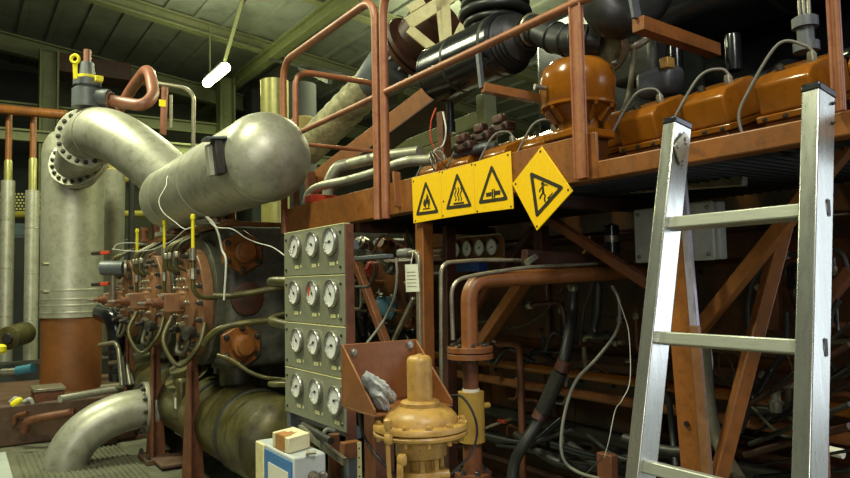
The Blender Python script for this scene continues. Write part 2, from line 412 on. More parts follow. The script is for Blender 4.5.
# ================================================================== ladder
ld = T('aluminium_ladder', 'aluminium step ladder leaning against the walkway edge in the right foreground', 'ladder', (1.02, .86, 0))
def LX(z): return 1.36-(1.65-z)*(.16/.78)
ldn = Vector((-1, 0, .205)).normalized(); lup = Vector((.205, 0, 1)).normalized()
def rail(ytop, ybot, ztop, side, wy, dp):
    "channel stile: front face -X, side face -Y"
    p = Vector((LX(0), ybot, 0)); q = Vector((LX(ztop), ytop, ztop)); mb = MB()
    mb.bar(p, q, wy, dp, up=ldn)
    o = mb.build('stile', 'alu', ld, .003)
    capm = MB(); d = (q-p).normalized(); capm.bar(q-d*.008, q+d*.016, wy+.006, dp+.006, up=ldn); capm.build('end_cap', 'rubber', o, .004)
    return o
wl, dl = .034, .062
def stile(px_left, px_mid, ztop, ytops):
    pass
# the left stile is the farther one; its -X face is wl wide, its -Y face dl deep
zl, zr = atX(672, 122, 1.375).z, atX(812, 91, 1.385).z
def ylin(y_at, z): return y_at
def bar_stile(ya, yb, ztop):
    # far edge of the front face lies at ya (z 1.65) .. yb (z .87); extended to the floor
    s = (yb-ya)/(.87-1.65); y0 = ya+s*(0-1.65); y1 = ya+s*(ztop-1.65)
    off = ldn*(-dl/2)
    p = Vector((LX(0), y0-wl/2, 0))+off; q = Vector((LX(ztop), y1-wl/2, ztop))+off
    o = MB().bar(p, q, wl, dl, up=ldn).build('stile', 'alu', ld, .003)
    d = (q-p).normalized()
    MB().bar(q-d*.006, q+d*.012, wl+.003, dl+.003, up=ldn).build('end_cap', 'black', o, .004)
    MB().bar(p-d*.0, p+d*.05, wl+.006, dl+.006, up=ldn).build('foot_cap', 'rubber', o, .004)
    # slot in the lower side
    return o
sl = bar_stile(1.036, 1.048, zl); sr = bar_stile(.712, .688, zr)
for px, py in ((816.5, 207), (813.5, 346)):
    c = atX(px, py, 1.318)
    mb = MB(); yv_ = .7-.0145-wl/2
    s = (.688-.712)/(.87-1.65); yy = .712+s*(c.z-1.65)-wl
    cc = Vector((LX(c.z)+.043, yy, c.z))
    mb.box(cc, (.013, .003, .032)); oo = mb.build('slot', 'ink', sr, .0014)
    rr = []
    outer = [cc+Vector((.0075*math.cos(a)+0, -.001, .0175*math.sin(a))) for a in [2*PI*i/20 for i in range(20)]]
    inner = [cc+Vector((.0058*math.cos(a)+0, -.001, .0155*math.sin(a))) for a in [2*PI*i/20 for i in range(20)]]
    MB().ring(outer, inner, (0, .003, 0)).build('slot_rim', 'steel', sr)
for (a, b) in (((667, 221.7), (800, 207.5)), ((656, 336), (795, 345)), ((642, 466.5), (783, 503)), ((630, 594), (776, 655))):
    z = (atY(*a, 1.01).z+atY(*b, .70).z)/2
    s1 = (1.048-1.036)/(.87-1.65); s2 = (.688-.712)/(.87-1.65)
    y1 = 1.036+s1*(z-1.65)-wl; y2 = .712+s2*(z-1.65)
    ctr = ldn*(-.030)
    MB().bar(Vector((LX(z), y1+.004, z))+ctr, Vector((LX(z), y2-.004, z))+ctr, .036, .027, up=lup).build('rung', 'alu_rung', ld, .003)
hp = [atX(*p, 1.372) for p in ((676,139),(682,131),(691,141),(689,150),(684,166),(680,162),(675,147))]
hpo = MB().prism([Vector((p.x, .995, p.z)) for p in [atY(px, py, .995) for px, py in ((674.5,146),(684.5,131.5),(690,139),(683.5,166),(680,163))]], (0, .004, 0)).build('hinge_plate', 'tubing', ld, .001)
for px, py in ((677.5,147),(685,139),(685.5,143),(682,160)): bolt(ld, atY(px, py, .995), (0,-1,0), .004, .003, 'boltbright', 'rivet')
for z in (zl-.03, zl-.07): bolt(ld, (LX(z)+.05, .712-wl-.001, z), (0,-1,0), .003, .006, 'bolt', 'stub_bolt')

# ================================================================== gauge panels
XP = .95; yL, yR = 2.328, 1.866; zs = [1.482, 1.328, 1.172, 1.018, .861]
fr = T('gauge_rack', 'brown steel upright frame behind the stacked gauge panels', 'rack', (XP, 1.85, 0))
MB().mm((XP+.003, yR-.002, .30), (XP+.033, yR+.012, 1.478)).build('upright', 'rust', fr, .002)
MB().mm((XP+.003, yL-.035, 0), (XP+.04, yL-.005, 1.45)).build('upright', 'greysteel', fr, .002)
MB().mm((XP+.02, yR, .84), (XP+.05, yL, .875)).build('cross_bar', 'greysteel', fr, .002)
MB().mm((XP+.02, yR, 1.40), (XP+.05, yL, 1.43)).build('cross_bar', 'greysteel', fr, .002)
centres = [[(294,247,.6),(310,244.5,1.9),(328,241.5,1.5)], [(293.5,293,2.3),(310.5,293.5,2.6),(329,293.8,2.5)], [(296,340.5,2.3),(312,342.5,1.2),(330,345.5,1.4)], [(296,386,1.3),(313.4,391.8,1.4),(332.8,400.7,4.4)]]
plabs = ['grey green gauge panel with three dials, topmost of the stack', 'grey green gauge panel with three dials, second from top, middle dial marked red', 'grey green gauge panel with three dials, third from top', 'grey green gauge panel with three dials, lowest of the stack']
def gauge(par, c, r, ang, red=False, name='gauge'):
    d = Vector((-1,0,0)); c = Vector(c)
    o = MB().lathe([(r*1.0, 0), (r*1.05, .004), (r*1.05, .010), (r*1.0, .014), (r*.91, .014), (r*.89, .008), (0, .008)], c, d, 28).build(name, 'steel', par)
    MB().lathe([(r*.895, .0082), (r*.895, .0088), (0, .0088)], c, d, 24).build('dial', 'dial', o)
    tk = MB()
    y0 = Vector((0,1,0)); z0 = Vector((0,0,1))
    def pol(a, q): return c+d*.0092+(y0*-math.sin(a)+z0*math.cos(a))*(-q)   # 0 = straight down
    for i in range(13):
        a = math.radians(45+i*22.5)
        p, q = pol(a, r*.70), pol(a, r*.83); tk.bar(p, q, .001, .0006, up=d)
    tk.build('scale', 'ink', o)
    if red:
        mb = MB(); A_ = [math.radians(75+i*8) for i in range(11)]
        mb.ring([pol(a, r*.78) for a in A_]+[pol(a, r*.5) for a in A_[::-1]], [pol(a, r*.70) for a in A_]+[pol(a, r*.6) for a in A_[::-1]], (0,0,0)) if False else None
        for a, b in zip(A_, A_[1:]): mb.prism([pol(a, r*.78), pol(b, r*.78), pol(b, r*.45), pol(a, r*.45)], d*.0004)
        mb.build('red_zone', 'redzone', o)
    n = MB(); tip = pol(ang, r*.68); tail = pol(ang, -r*.22)
    n.bar(tail+d*.001, tip+d*.001, .0024, .001, up=d, w2=.001); n.lathe([(r*.1, 0), (r*.1, .003), (0, .003)], c+d*.0092, d, 12); n.build('pointer', 'ink', o)
    return o
for i in range(4):
    z1, z0 = zs[i]-.0015, zs[i+1]+.0015
    t = T('instrument_board', plabs[i], 'gauge panel', (XP, (yL+yR)/2, z0), 'gauge panels')
    MB().mm((XP, yR, z0), (XP+.003, yL, z1)).build('panel_plate', 'panel', t, .001)
    MB().mm((XP-.0005, yR+.0, z1-.002), (XP+.02, yL, z1)).build('top_lip', 'tape', t)
    for j, (px, py, ang) in enumerate(centres[i]):
        c = atX(px+(1 if j else 0), py, XP-.01); c.x = XP
        r = .040 if j < 2 else .043
        gauge(t, c, r, ang, red=(i == 1 and j == 1))
        w = .024
        for (ox, oz, ww, hh) in ((0, -.068 if i < 3 else -.066, .030, .011), (-.036, -.066, .006, .009)):
            mb = MB(); cc = c+Vector((-.0008, ox, oz)); mb.box(cc, (.001, ww, hh)); nl = mb.build('name_tape', 'tape', t)
            if ww > .02:
                k2 = MB()
                for k in range(2): k2.box(cc+Vector((-.0007, 0, .002-k*.004)), (.0005, ww*(.7-.15*(k % 2)), .0007))
                k2.build('printed_line', 'panel', nl)
    for sy, sz in ((.022, .02), (.022, .125), (-.022, .02), (-.022, .125)):
        bolt(t, (XP, (yR+.024 if sy > 0 else yL-.02), z0+sz), (-1,0,0), .0042, .004, 'bolt', 'screw')

# ================================================================== bracket, rag, regulator
YKp = 1.62
a = atY(342, 347, YKp); b = atY(417, 337, YKp); cbl = atY(341, 406, YKp)
zt, zb = (a.z+b.z)/2, cbl.z; xl, xr = a.x, b.x+.0
br = T('mounting_bracket', 'brown painted steel bracket with sloping cheeks behind the ochre regulator', 'bracket', (xl, YKp, zb))
MB().prism([(xl, YKp, zb), (xr+.0, YKp, zb), (xr, YKp, zt), (xl, YKp, zt)], (0, .007, 0)).build('back_plate', 'oxide', br, .0015)
# depth of the cheeks from the front bottom corner
fl = None
for i in range(200):
    y = YKp-.002*i; q = pr((xl, y, zb))
    if q[0] > 374: fl = y; break
fl = fl or YKp-.25
for x in (xl, xr): MB().prism([(x, YKp, zt), (x, YKp, zb), (x, fl, zb), (x, fl, zb+.012)], (.006 if x == xl else -.006, 0, 0)).build('cheek', 'oxide', br, .0015)
MB().mm((xl, fl, zb-.006), (xr, YKp, zb)).build('base_plate', 'oxide', br, .0015)
for px, py in ((353.5, 352.5), (409.5, 345)): bolt(br, atY(px, py, YKp), (0,-1,0), .009, .008, 'boltbright')
# upright carrying it
px_ = atY(378, 430, YKp+.045).x
MB().bar((px_, YKp+.04, 0), (px_, YKp+.04, zt-.05), .06, .06).thing('support_post', 'rust', 'brown steel post below the regulator bracket, right of the gauge panels', 'post', None, .003)
# slotted strip and clamp left of it
Y0 = 1.78
mb = MB(); p0, p1 = atY(359, 442, Y0), atY(361, 520, Y0); p1.z = 0; mb.bar(p0, p1, .012, .006, up=(0,1,0))
st = T('slotted_strip', 'pale slotted metal strip below the lowest gauge panel corner', 'strip', p1)
mb.build('strip', 'tape', st)
mb = MB()
for i in range(9):
    q = p0.lerp(p1, .02+i*.03); mb.box(q+Vector((-.002,-.0035,0)), (.004, .002, .004))
mb.build('slot', 'ink', st)
p0, p1 = atY(341, 446, Y0+.02), atY(358, 456, Y0+.02)
MB().mm((p0.x, Y0, p1.z), (p1.x, Y0+.03, p0.z+.01)).thing('clamp_block', 'oxide', 'brown clamp block under the lowest gauge panel', 'clamp', None, .002)
p0, p1 = atY(352, 455, Y0+.05), atY(354, 540, Y0+.05); p1.z = 0
MB().bar(p0, p1, .04, .03, up=(0,1,0)).thing('channel_post', 'greysteel', 'dark grey channel post left of the pale slotted strip', 'post', None, .002)

YR, = (1.43,); ctr = atY(420.5, 420, YR); tR = pr(ctr)[2]; mpp = tR/F
def zy(py, px=421): return atY(px, py, YR).z
rg = T('gas_regulator', 'ochre yellow gas pressure regulator with domed spring housing in the foreground', 'regulator', (ctr.x, YR, zy(520)))
def L(prof): return [(r*mpp, zy(y)-0) for r, y in prof]
base = Vector((ctr.x, YR, 0))
sh = MB().lathe(L([(12.8, 404), (12.8, 361), (12, 358), (9.5, 355.6), (4, 355), (0, 355)]), base).build('spring_housing', 'ochre', rg)
MB().lathe(L([(4, 355.3), (3.6, 353.9), (0, 353.9)]), base, seg=6).build('cap_nut', 'ochre', sh)
MB().lathe(L([(19, 407.5), (20, 406.5), (20, 401.5), (18, 400), (13, 399.5), (0, 399.5)]), base).build('collar', 'ochre', rg)
MB().lathe(L([(38, 424), (38, 421), (36.5, 415), (32, 410), (25, 406.5), (18, 405), (0, 405)]), base, seg=48).build('diaphragm_cover', 'ochre', rg)
MB().lathe(L([(45.5, 428), (47.5, 427), (47.5, 423), (46.5, 421.5), (36, 421), (0, 421)]), base, seg=48).build('upper_flange', 'ochre', rg)
MB().lathe(L([(30, 437), (44, 434.5), (47, 433), (47.5, 430.5), (46, 428.6), (0, 428.6)]), base, seg=48).build('lower_flange', 'ochre', rg)
MB().lathe(L([(22, 456), (25.5, 454), (26, 440), (30, 436), (0, 436)]), base).build('lower_casing', 'ochre', rg)
MB().lathe(L([(15, 470), (15, 455), (0, 455)]), base).build('stem_housing', 'ochre', rg)
for k in range(8):
    an = 2*PI*(k+.3)/8; p = base+Vector((math.cos(an)*20*mpp, math.sin(an)*20*mpp, 0))
    MB().bar(p+Vector((0,0,zy(468))), p+Vector((0,0,zy(454))), .008, .012).build('yoke_rib', 'ochre', rg, .001)
MB().lathe(L([(20, 477), (24.5, 475.5), (25, 470), (24, 467.5), (0, 467.5)]), base).build('yoke_flange', 'ochre', rg)
MB().lathe(L([(22, 540), (22, 500), (14, 490), (14, 476), (0, 476)]), base).build('valve_body', 'ochre', rg)
for k in range(12):
    an = 2*PI*(k+.25)/12
    bolt(rg, base+Vector((math.cos(an)*42.5*mpp, math.sin(an)*42.5*mpp, zy(421.3))), (0,0,1), .0075, .007, 'ochre')
    MB().lathe([(.006, 0), (.006, .012)], base+Vector((math.cos(an)*42*mpp, math.sin(an)*42*mpp, zy(434.2)-.011)), (0,0,1), 6).build('nut', 'ochre', rg)
# sensing tube at its left, vent at right
q = lambda px, py, dy=0: atY(px, py, YR-.075+dy)
MB().tube(rounded([q(388, 424), q(387.5, 436), q(389, 470), q(392, 520)], .01), .005, 10).build('sensing_tube', 'ochre', rg)
MB().lathe([(.008, -.012), (.010, -.004), (.010, .008), (.006, .012), (0, .013)], q(388, 424), (0,0,1), 8).build('tube_nut', 'ochre', rg)
MB().lathe([(.007, -.012), (.010, -.008), (.010, .008), (.007, .012)], q(388.5, 439), (0,0,1), 8).build('tube_nut', 'ochre', rg)
MB().tube(rounded([q(402, 458, .01), q(400, 466, .01), q(401, 520, .01)], .01), .008, 10).build('pilot_tube', 'ochre', rg)
MB().lathe([(.009, -.012), (.012, -.006), (.012, .006), (.009, .012)], q(402, 460, .01), (0,0,1), 10).build('pilot_nut', 'ochre', rg)
p0 = atY(440, 438, YR-.03); p1 = atY(455, 437, YR-.05)
MB().lathe([(.011, 0), (.011, .03), (.015, .03), (.015, .042), (.009, .042), (.009, .045), (0, .045)], p0, p1-p0, 14).build('vent_plug', 'ochre', rg)
p0 = atY(432, 475, YR-.04); p1 = atY(452, 474, YR-.06)
MB().lathe([(.012, 0), (.012, .04), (.009, .042), (0, .042)], p0, p1-p0, 12).build('drain_plug', 'ochre', rg)
# thin black cable behind the regulator
MB().tube(spline([atY(448, 396, 1.6), atY(462, 397, 1.55), atY(474, 415, 1.52), atY(477, 435, 1.52), atY(470, 455, 1.53), atY(455, 470, 1.55), atY(440, 485, 1.55)]), .0035, 8).thing('cable', 'rubber', 'thin black cable looping past the right side of the ochre regulator', 'cable')
MB().tube(spline([atY(359, 408, 1.66), atY(361, 428, 1.66), atY(370, 447, 1.65), atY(386, 466, 1.6), atY(402, 482, 1.6)]), .004, 8).thing('cable', 'rubber', 'thin black cable hanging below the brown bracket', 'cable')
# rag: a crumpled cloth
rb = bmesh.new(); bmesh.ops.create_icosphere(rb, subdivisions=4, radius=1.0)
rc = atY(380, 403, 1.50)
from mathutils import noise
for v in rb.verts:
    n = noise.fractal(v.co*.9+Vector((3,1,7)), 1.0, 2.0, 2); m2 = abs(noise.noise(v.co*1.7))
    k = 1.05+.5*n-.55*m2
    v.co = Vector((v.co.x*.032*k, v.co.y*.045*k, max(v.co.z, -.75)*.04*k*(1+.35*noise.noise(v.co*1.1)))) + rc
for v in rb.verts: v.co.x -= (v.co.z-rc.z)*.35
r_ = MB(); r_.bm.free(); r_.bm = rb
zmin = min(v.co.z for v in rb.verts)
for v in rb.verts: v.co.z += zb-zmin
r_.thing('cloth_rag', 'rag', 'crumpled grey white rag stuffed in the brown bracket', 'rag')

# ================================================================== control box with carton
YB = 1.62
c0 = atY(303, 452, YB)      # near left top edge of the right hand face
bx = T('control_box', 'light grey control box with blue bordered label in the foreground below the gauges', 'control box', (c0.x, YB, 0))
def box_from(pa, pb, pc, z):   # three top corners in pixels on plane z
    return [atZ(*p, z) for p in (pa, pb, pc)]
zbx = .86
A1 = atZ(291.5, 458, zbx); 
# the box: label face looks -X, connector face looks -Y
x0, x1 = A1.x, atY(325, 452, A1.y).x; y0 = A1.y
yy = None
for i in range(400):
    y = y0+.002*i
    if pr((x0, y, zbx))[0] < 256: yy = y; break
yy = yy or y0+.2
MB().mm((x0, y0, 0.0), (x1, yy, zbx)).build('body', 'boxgrey', bx, .006)
MB().mm((x0-.004, yy-.06, .0), (x0+.01, yy+.002, zbx-.002)).build('back_cover', 'cream', bx, .003)
ly0, ly1, lz1, lz0 = y0+.004, yy-.065, zbx-.012, .60
MB().mm((x0-.0025, ly0, lz0), (x0+.001, ly1, lz1)).build('label_border', 'blue', bx)
MB().mm((x0-.0035, ly0+.02, lz0), (x0+.001, ly1-.03, lz1-.03)).build('label', 'paper', bx)
mb = MB()
for (u, v, w, h) in ((.3, .06, .012, .012), (.62, .06, .012, .012), (.5, .10, .06, .012), (.5, .125, .06, .012), (.5, .15, .06, .012)):
    mb.box((x0-.004, ly0+.02+(ly1-ly0-.05)*(1-u), lz1-.02-v), (.001, w, h))
mb.build('label_symbol', 'blue', bx)
bx.location.x = x0
for o in list(bx.children): o.location = (0,0,0)
cn = Vector((x0+(x1-x0)*.62, y0, zbx-.055))
for nm, r, h, p in (('connector', .011, .022, cn), ('connector', .008, .014, cn+Vector((-.05, 0, -.012)))):
    MB().lathe([(r*1.3, 0), (r*1.3, .006), (r, .006), (r, h*.6), (r*.8, h*.6), (r*.8, h), (0, h)], p, (0,-1,0), 16).build(nm, 'tubing', bx)
MB().lathe([(.010, 0), (.010, .012), (.008, .018), (0, .02)], cn+Vector((.026, .0, .0)), (0,-1,0), 8).build('gland_nut', 'boltbright', bx)
# carton standing on it
P = [atZ(*p, zbx+.001) for p in ((288.5, 454), (272.5, 446.5), (310, 447.5))]
zc = atX(288, 440, P[0].x).z if False else None
hC = (453-438)/F*pr(P[0])[2]
ct = T('carton', 'small cream cardboard box with torn brown tape on the control box', 'cardboard box', P[0])
pl = [P[0], P[1], P[1]+P[2]-P[0], P[2]]
cb = MB().prism(pl, (0,0,hC)).build('box', 'card', ct, .0015)
u = (P[1]-P[0]); v = (P[2]-P[0]); nrm = -v.normalized()*.001
MB().prism([P[0]+u*.22+nrm, P[0]+u*.8+nrm, P[0]+u*.8+Vector((0,0,hC))+nrm, P[0]+u*.22+Vector((0,0,hC))+nrm], -nrm).build('tape_strip', 'cardtape', ct)
zz = Vector((0,0,hC+.0005))
MB().prism([P[0]+zz+u*a_+v*b_ for a_, b_ in ((.22,0),(.8,0),(.78,.3),(.7,.42),(.62,.38),(.55,.62),(.42,.5),(.36,.66),(.3,.4),(.22,.3))], (0,0,.0006)).build('tape_strip', 'cardtape', ct)
pB = atZ(306, 453, zbx+.007); pE = atZ(315, 452.5, zbx+.007)
MB().lathe([(.007, 0), (.007, .008), (.0045, .008), (.0045, .026), (0, .026)], pB, pE-pB, 10).thing('loose_bolt', 'tubing', 'loose bolt lying on the control box beside the carton', 'bolt')
# rails and hose ends between box and panel
MB().tube([atY(303, 425, 2.05), atY(331, 441, 1.75)], .010, 10).thing('conduit', 'darkmetal', 'dark conduit slanting under the lowest gauge panel', 'pipe')
MB().bar(atY(300, 428, 2.0), atY(345, 462, 1.72), .012, .02).thing('angle_bar', 'tubing', 'pale thin steel angle bar slanting beneath the gauge panels toward the clamp block', 'bar')
MB().tube(spline([atY(334, 431, 1.85), atY(326, 430, 1.85), atY(322, 440, 1.85), atY(322, 456, 1.85), atY(324, 475, 1.85)]), .006, 8).thing('hose', 'hosegrey', 'short grey hose curving down behind the control box', 'hose')
p0, p1 = atY(334, 434, 1.9), atY(336, 520, 1.9); p1.z = 0
MB().tube([p0, p1], .018, 14).thing('standpipe', 'rust', 'brown upright pipe beneath the lowest gauge panel', 'pipe')
# ================================================================== engine
XE = 2.42
en = T('gas_engine', 'large orange brown engine block filling the space behind and below the walkway', 'engine', (XE+.8, 1.5, 0))
MB().mm((XE, .55, .25), (XE+1.8, 4.0, 1.50)).build('crankcase', 'engine', en, .02)
MB().mm((XE-.05, .5, .0), (XE+1.9, 4.05, .28)).build('bed_frame', 'rustdark', en, .02)
MB().prism([(XE+.05, .55, 1.5), (XE-.02, .55, 1.78), (XE+.55, .55, 1.98), (XE+1.2, .55, 1.5)], (0, 3.4, 0)).build('cylinder_bank', 'engine', en, .015)
MB().mm((XE-.03, .55, .92), (XE+.02, 4.0, .96)).build('seam_rail', 'rustdark', en, .004)
MB().mm((XE-.02, .55, 1.42), (XE+.02, 4.0, 1.46)).build('seam_rail', 'rustdark', en, .004)
for i in range(5):
    y = .64+i*.62
    d = MB().mm((XE-.035, y, .45), (XE+.01, y+.5, .88)).build('crankcase_door', 'engine', en, .03, seg=4)
    for a in (.06, .25, .44):
        for z in (.5, .83): bolt(en, (XE-.035, y+a, z), (-1,0,0), .012, .012)
    d = MB().mm((XE-.03, y+.03, 1.0), (XE+.01, y+.47, 1.36)).build('side_cover', 'engine', en, .03, seg=4)
    for a in (.08, .42):
        for z in (1.05, 1.31): bolt(en, (XE-.03, y+a, z), (-1,0,0), .012, .012)
# rocker covers on the tilted bank
tl = Matrix.Rotation(math.radians(-17), 3, 'Y')
covlab = {0: 'glossy orange rocker cover rightmost, right of the railing post at the frame edge', 1: 'glossy orange rocker cover between the ladder stiles, under the tallest hose arc', 2: 'glossy orange rocker cover above the left ladder stile, second from the right', 3: 'glossy orange rocker cover just right of the domed orange housing',
          4: 'orange rocker cover hidden behind the domed orange housing', 5: 'small orange rocker cover left of the domed housing, above the tilted sign', 6: 'small orange rocker cover above the third warning sign', 7: 'small orange rocker cover above the second warning sign', 8: 'farthest orange rocker cover above the flame sign'}
X0, PIT = 2.10, .279
protos = []
def rocker(y1, lab, first=None):
    y0 = y1-.172
    c = Vector((X0, (y0+y1)/2, 1.80)); W = y1-y0
    def w(x, y, z): return c+tl @ Vector((x, y, z))
    t = T('rocker_cover', lab, 'engine cover', c, 'rocker covers along the engine')
    h = .12; prof = [(0, 0), (-.004, h*.78), (.03, h), (.19, h*1.12), (.25, h*.9), (.25, 0)]
    b = MB().prism([w(x, -W/2, z) for x, z in prof], (0, W, 0)).build('cover', 'orange_gloss', t, .009, seg=3)
    MB().prism([w(x, -W/2-.008, z) for x, z in ((-.012, 0), (-.012, -.022), (.26, -.022), (.26, 0))], (0, W+.016, 0)).build('cover_flange', 'orange_gloss', t, .004)
    MB().prism([w(x, -W/2+.01, z) for x, z in ((0, -.022), (0, -.13), (.26, -.13), (.26, -.022))], (0, W-.02, 0)).build('cylinder_head', 'orange', t, .006)
    for yy in (-W/2+.02, 0, W/2-.02): bolt(t, w(-.012, yy, -.012), tl @ Vector((-1,0,0)), .006, .008)
    bolt(t, w(.07, .03, h*1.04), tl @ Vector((0,0,1)), .012, .016, 'bolt', 'oil_plug')
    MB().lathe([(.014, 0), (.014, .018), (.01, .03)], w(.10, -W/2+.03, h*1.05), tl @ Vector((0,0,1)), 12).build('hose_fitting', 'tubing', t)
    MB().lathe([(.016, 0), (.016, .02), (.012, .035)], w(-.06, W/2+.03, -.11), (0,0,1), 10).build('lower_fitting', 'orange', t)
    return t
ytop = 1.232
hl = {0: None, 1: 'grey braided hose in the tallest arc, between the ladder stiles', 2: 'grey braided hose arching over the cover above the left ladder stile', 3: 'grey braided hose arching just right of the domed orange housing', 5: 'grey braided hose arching above the tilted warning sign', 6: 'grey braided hose arching above the third warning sign', 7: 'grey braided hose arching above the second warning sign', 8: 'grey braided hose arching above the flame sign'}
for k in range(9):
    y1 = ytop+(k-1)*PIT
    rocker(y1, covlab[k])
    if hl.get(k):
        c = Vector((X0, y1-.0925, 1.80)); W = .185
        a = c+tl @ Vector((.10, -W/2+.03, .14)); bpt = c+tl @ Vector((-.06, W/2+.03, -.075))
        top = .145 if k == 1 else .115
        MB().tube(spline([a, a+Vector((-.02, .025, .035)), a.lerp(bpt, .45)+Vector((-.02, .0, top+.015)), a.lerp(bpt, .85)+Vector((-.02, .01, top-.02)), bpt+Vector((-.012, .012, .09)), bpt]), .0048, 10).thing('hose', 'hosegrey', hl[k], 'hose', 'hoses arching over the rocker covers')
# domed housing
def dome(px, py, X):
    c = atX(px, py, X); t = pr(c)[2]; m = t/F
    o = T('turbocharger_housing', 'domed orange cast housing on a flanged neck behind the square railing post', 'housing', c)
    pz = lambda y: (py-y)*m
    MB().lathe([(34*m, pz(106)), (35.5*m, pz(104)), (38*m, pz(82)), (35.5*m, pz(71)), (27*m, pz(63)), (14*m, pz(60)), (0, pz(60))], c, (0,0,1), 40).build('dome', 'orange_gloss', o)
    MB().lathe([(35*m, pz(110)), (37*m, pz(109)), (37*m, pz(106)), (0, pz(106))], c, (0,0,1), 40).build('rim', 'orange_gloss', o)
    MB().lathe([(20*m, pz(132)), (20*m, pz(122)), (31*m, pz(110)), (0, pz(110))], c, (0,0,1), 32).build('neck', 'orange_gloss', o)
    for k in range(10):
        a = 2*PI*k/10; d = Vector((math.cos(a), math.sin(a), 0))
        MB().bar(c+d*22*m+Vector((0,0,pz(124))), c+d*32*m+Vector((0,0,pz(111))), .016, .02).build('rib', 'orange_gloss', o, .002)
        bolt(o, c+d*35*m+Vector((0,0,pz(110))), (0,0,-1), .008, .01, 'orange_gloss')
    MB().box(c+Vector((0,0,pz(137))), (50*m, 50*m, 9*m)).build('base_flange', 'orange_gloss', o, .008)
    MB().box(c+Vector((0,0,pz(160))), (40*m, 40*m, 38*m)).build('pedestal', 'engine', o, .008)
    p = c+Vector((-38*m, .02, pz(92))); MB().lathe([(.008, 0), (.008, .03), (.012, .03), (.012, .045), (0, .045)], p, (-1, .4, .1), 10).build('plug', 'boltbright', o)
    p = c+Vector((10*m, -38*m, pz(72))); MB().lathe([(.01, 0), (.01, .02), (0, .022)], p, (.1,-1,0), 8).build('plug', 'bolt', o)
    return o
dome(578, 106, 1.95)
# inlet manifold, dark stuff behind the covers
mf = T('intake_manifold', 'dark grey manifold casting running along the top behind the rocker covers', 'manifold', (2.75, 1.5, 1.95))
MB().mm((2.52, .5, 1.86), (2.95, 2.6, 2.08)).build('trunk', 'black', mf, .03, seg=3)
for i in range(6):
    y = -.1+i*PIT*1.0+.06
    MB().tube(rounded([(2.62, y, 2.02), (2.5, y, 2.06), (2.38, y, 1.96)], .06), .04, 14).build('runner', 'black', mf)
for px, py, r in ((733, 46, .032), (676, 54, .03)):
    c = atX(px, py, 2.55); MB().lathe([(r, -.1), (r, .03), (r*.9, .045), (0, .05)], c, (0,0,1), 18).thing('breather', 'black', 'dark round cap standing on the manifold %s' % ('above the second rocker cover from the right' if px > 700 else 'near the end of the orange channel bracket'), 'cap')
c = atX(805, 22, 2.3)
ig = T('ignition_unit', 'grey stepped cylindrical fitting with thin tubes standing near the top right corner', 'fitting', c)
MB().lathe([(.040, -.10), (.040, -.07), (.026, -.07), (.026, -.02), (.040, -.02), (.040, .012), (.03, .018), (0, .018)], c, (0,0,1), 24).build('body', 'greysteel', ig)
for k in (-.02, 0, .02): MB().tube([c+Vector((k*.5, k, .015)), c+Vector((k*.5, k, .25))], .006, 10).build('rod', 'boltbright', ig)
# big black canisters
def canister(y0, y1, X, z, r, lab):
    t = T('air_filter_canister', lab, 'air filter', (X, (y0+y1)/2, z-r))
    MB().lathe([(r*.9, 0), (r, .012), (r, y1-y0)], (X, y0, z), (0,1,0), 48).build('shell', 'black', t)
    MB().lathe([(r*1.0, y1-y0), (r*1.015, y1-y0), (r*1.015, y1-y0+.012), (r*.9, y1-y0+.03), (0, y1-y0+.03)], (X, y0, z), (0,1,0), 48).build('end_cap', 'black', t)
    for f in (.08, .62):
        MB().lathe([(r*1.003, 0), (r*1.012, .002), (r*1.012, .022), (r*1.003, .024)], (X, y0+(y1-y0)*f, z), (0,1,0), 48).build('strap', 'darkmetal', t)
    return t
cz = atX(457, 66, 2.15).z; yc1, yc0 = atX(441, 80, 2.15).y, atX(510, 41, 2.15).y
cn = canister(yc0, yc1, 2.15, cz, .150, 'large glossy black cylindrical air filter above the warning signs behind the railing')
MB().lathe([(.02, 0), (.02, .1), (.026, .1), (.026, .16)], atX(450, 103, 2.15), (0,0,-1), 12).build('drain_spout', 'black', cn)
MB().bar(atX(478, 50, 2.0), atX(482, 88, 2.0), .02, .02, up=(0,1,0)).build('hanger_strap', 'greysteel', cn)
# bellows and black elbow duct
bd = T('rubber_duct', 'ribbed black rubber elbow duct joining the air filter to the clamp ring', 'duct', (2.15, yc0-.1, cz))
r0 = .13
prof = [(r0, 0)]
for k in range(4): prof += [(r0-.006*k, .008+k*.022), (r0-.02-.006*k, .018+k*.022)]
MB().lathe(prof+[(.075, .10), (.075, .13)], (2.15, yc0, cz), (0,-1,0), 36).build('bellows', 'rubber', bd)
hp_ = [Vector((2.15, yc0-.10, cz)), Vector((2.15, yc0-.17, cz+.005)), atX(562, 40, 2.14), atX(582, 40, 2.15), atX(600, 42, 2.2)]
MB().tube(spline(hp_, 8), .064, 24).build('elbow', 'rubber', bd)
pts = spline(hp_, 8)
for i in (10, 14, 18, 22, 26):
    MB().torus(pts[i], pts[i+1]-pts[i-1], .065, .006, 24, 8).build('rib', 'rubber', bd)
MB().torus(pts[7], pts[8]-pts[6], .067, .008, 24, 8).build('clamp', 'tubing', bd)
c = atX(604, 44, 2.2)
MB().lathe([(.10, -.02), (.115, -.012), (.12, 0), (.115, .012), (.10, .02), (.085, .02), (.085, -.02), (.10, -.02)], c, atX(620, 38, 2.3)-c, 32).thing('clamp_ring', 'tubing', 'wide silver clamp ring at the end of the black elbow duct', 'clamp')
MB().tube(spline([atX(597, -20, 2.1), atX(603, 5, 2.1), atX(618, 18, 2.15), atX(645, 5, 2.3), atX(660, -25, 2.4)]), .085, 22).thing('rubber_hose', 'rubber', 'thick black rubber hose hanging in at the top edge right of the square railing post', 'hose')
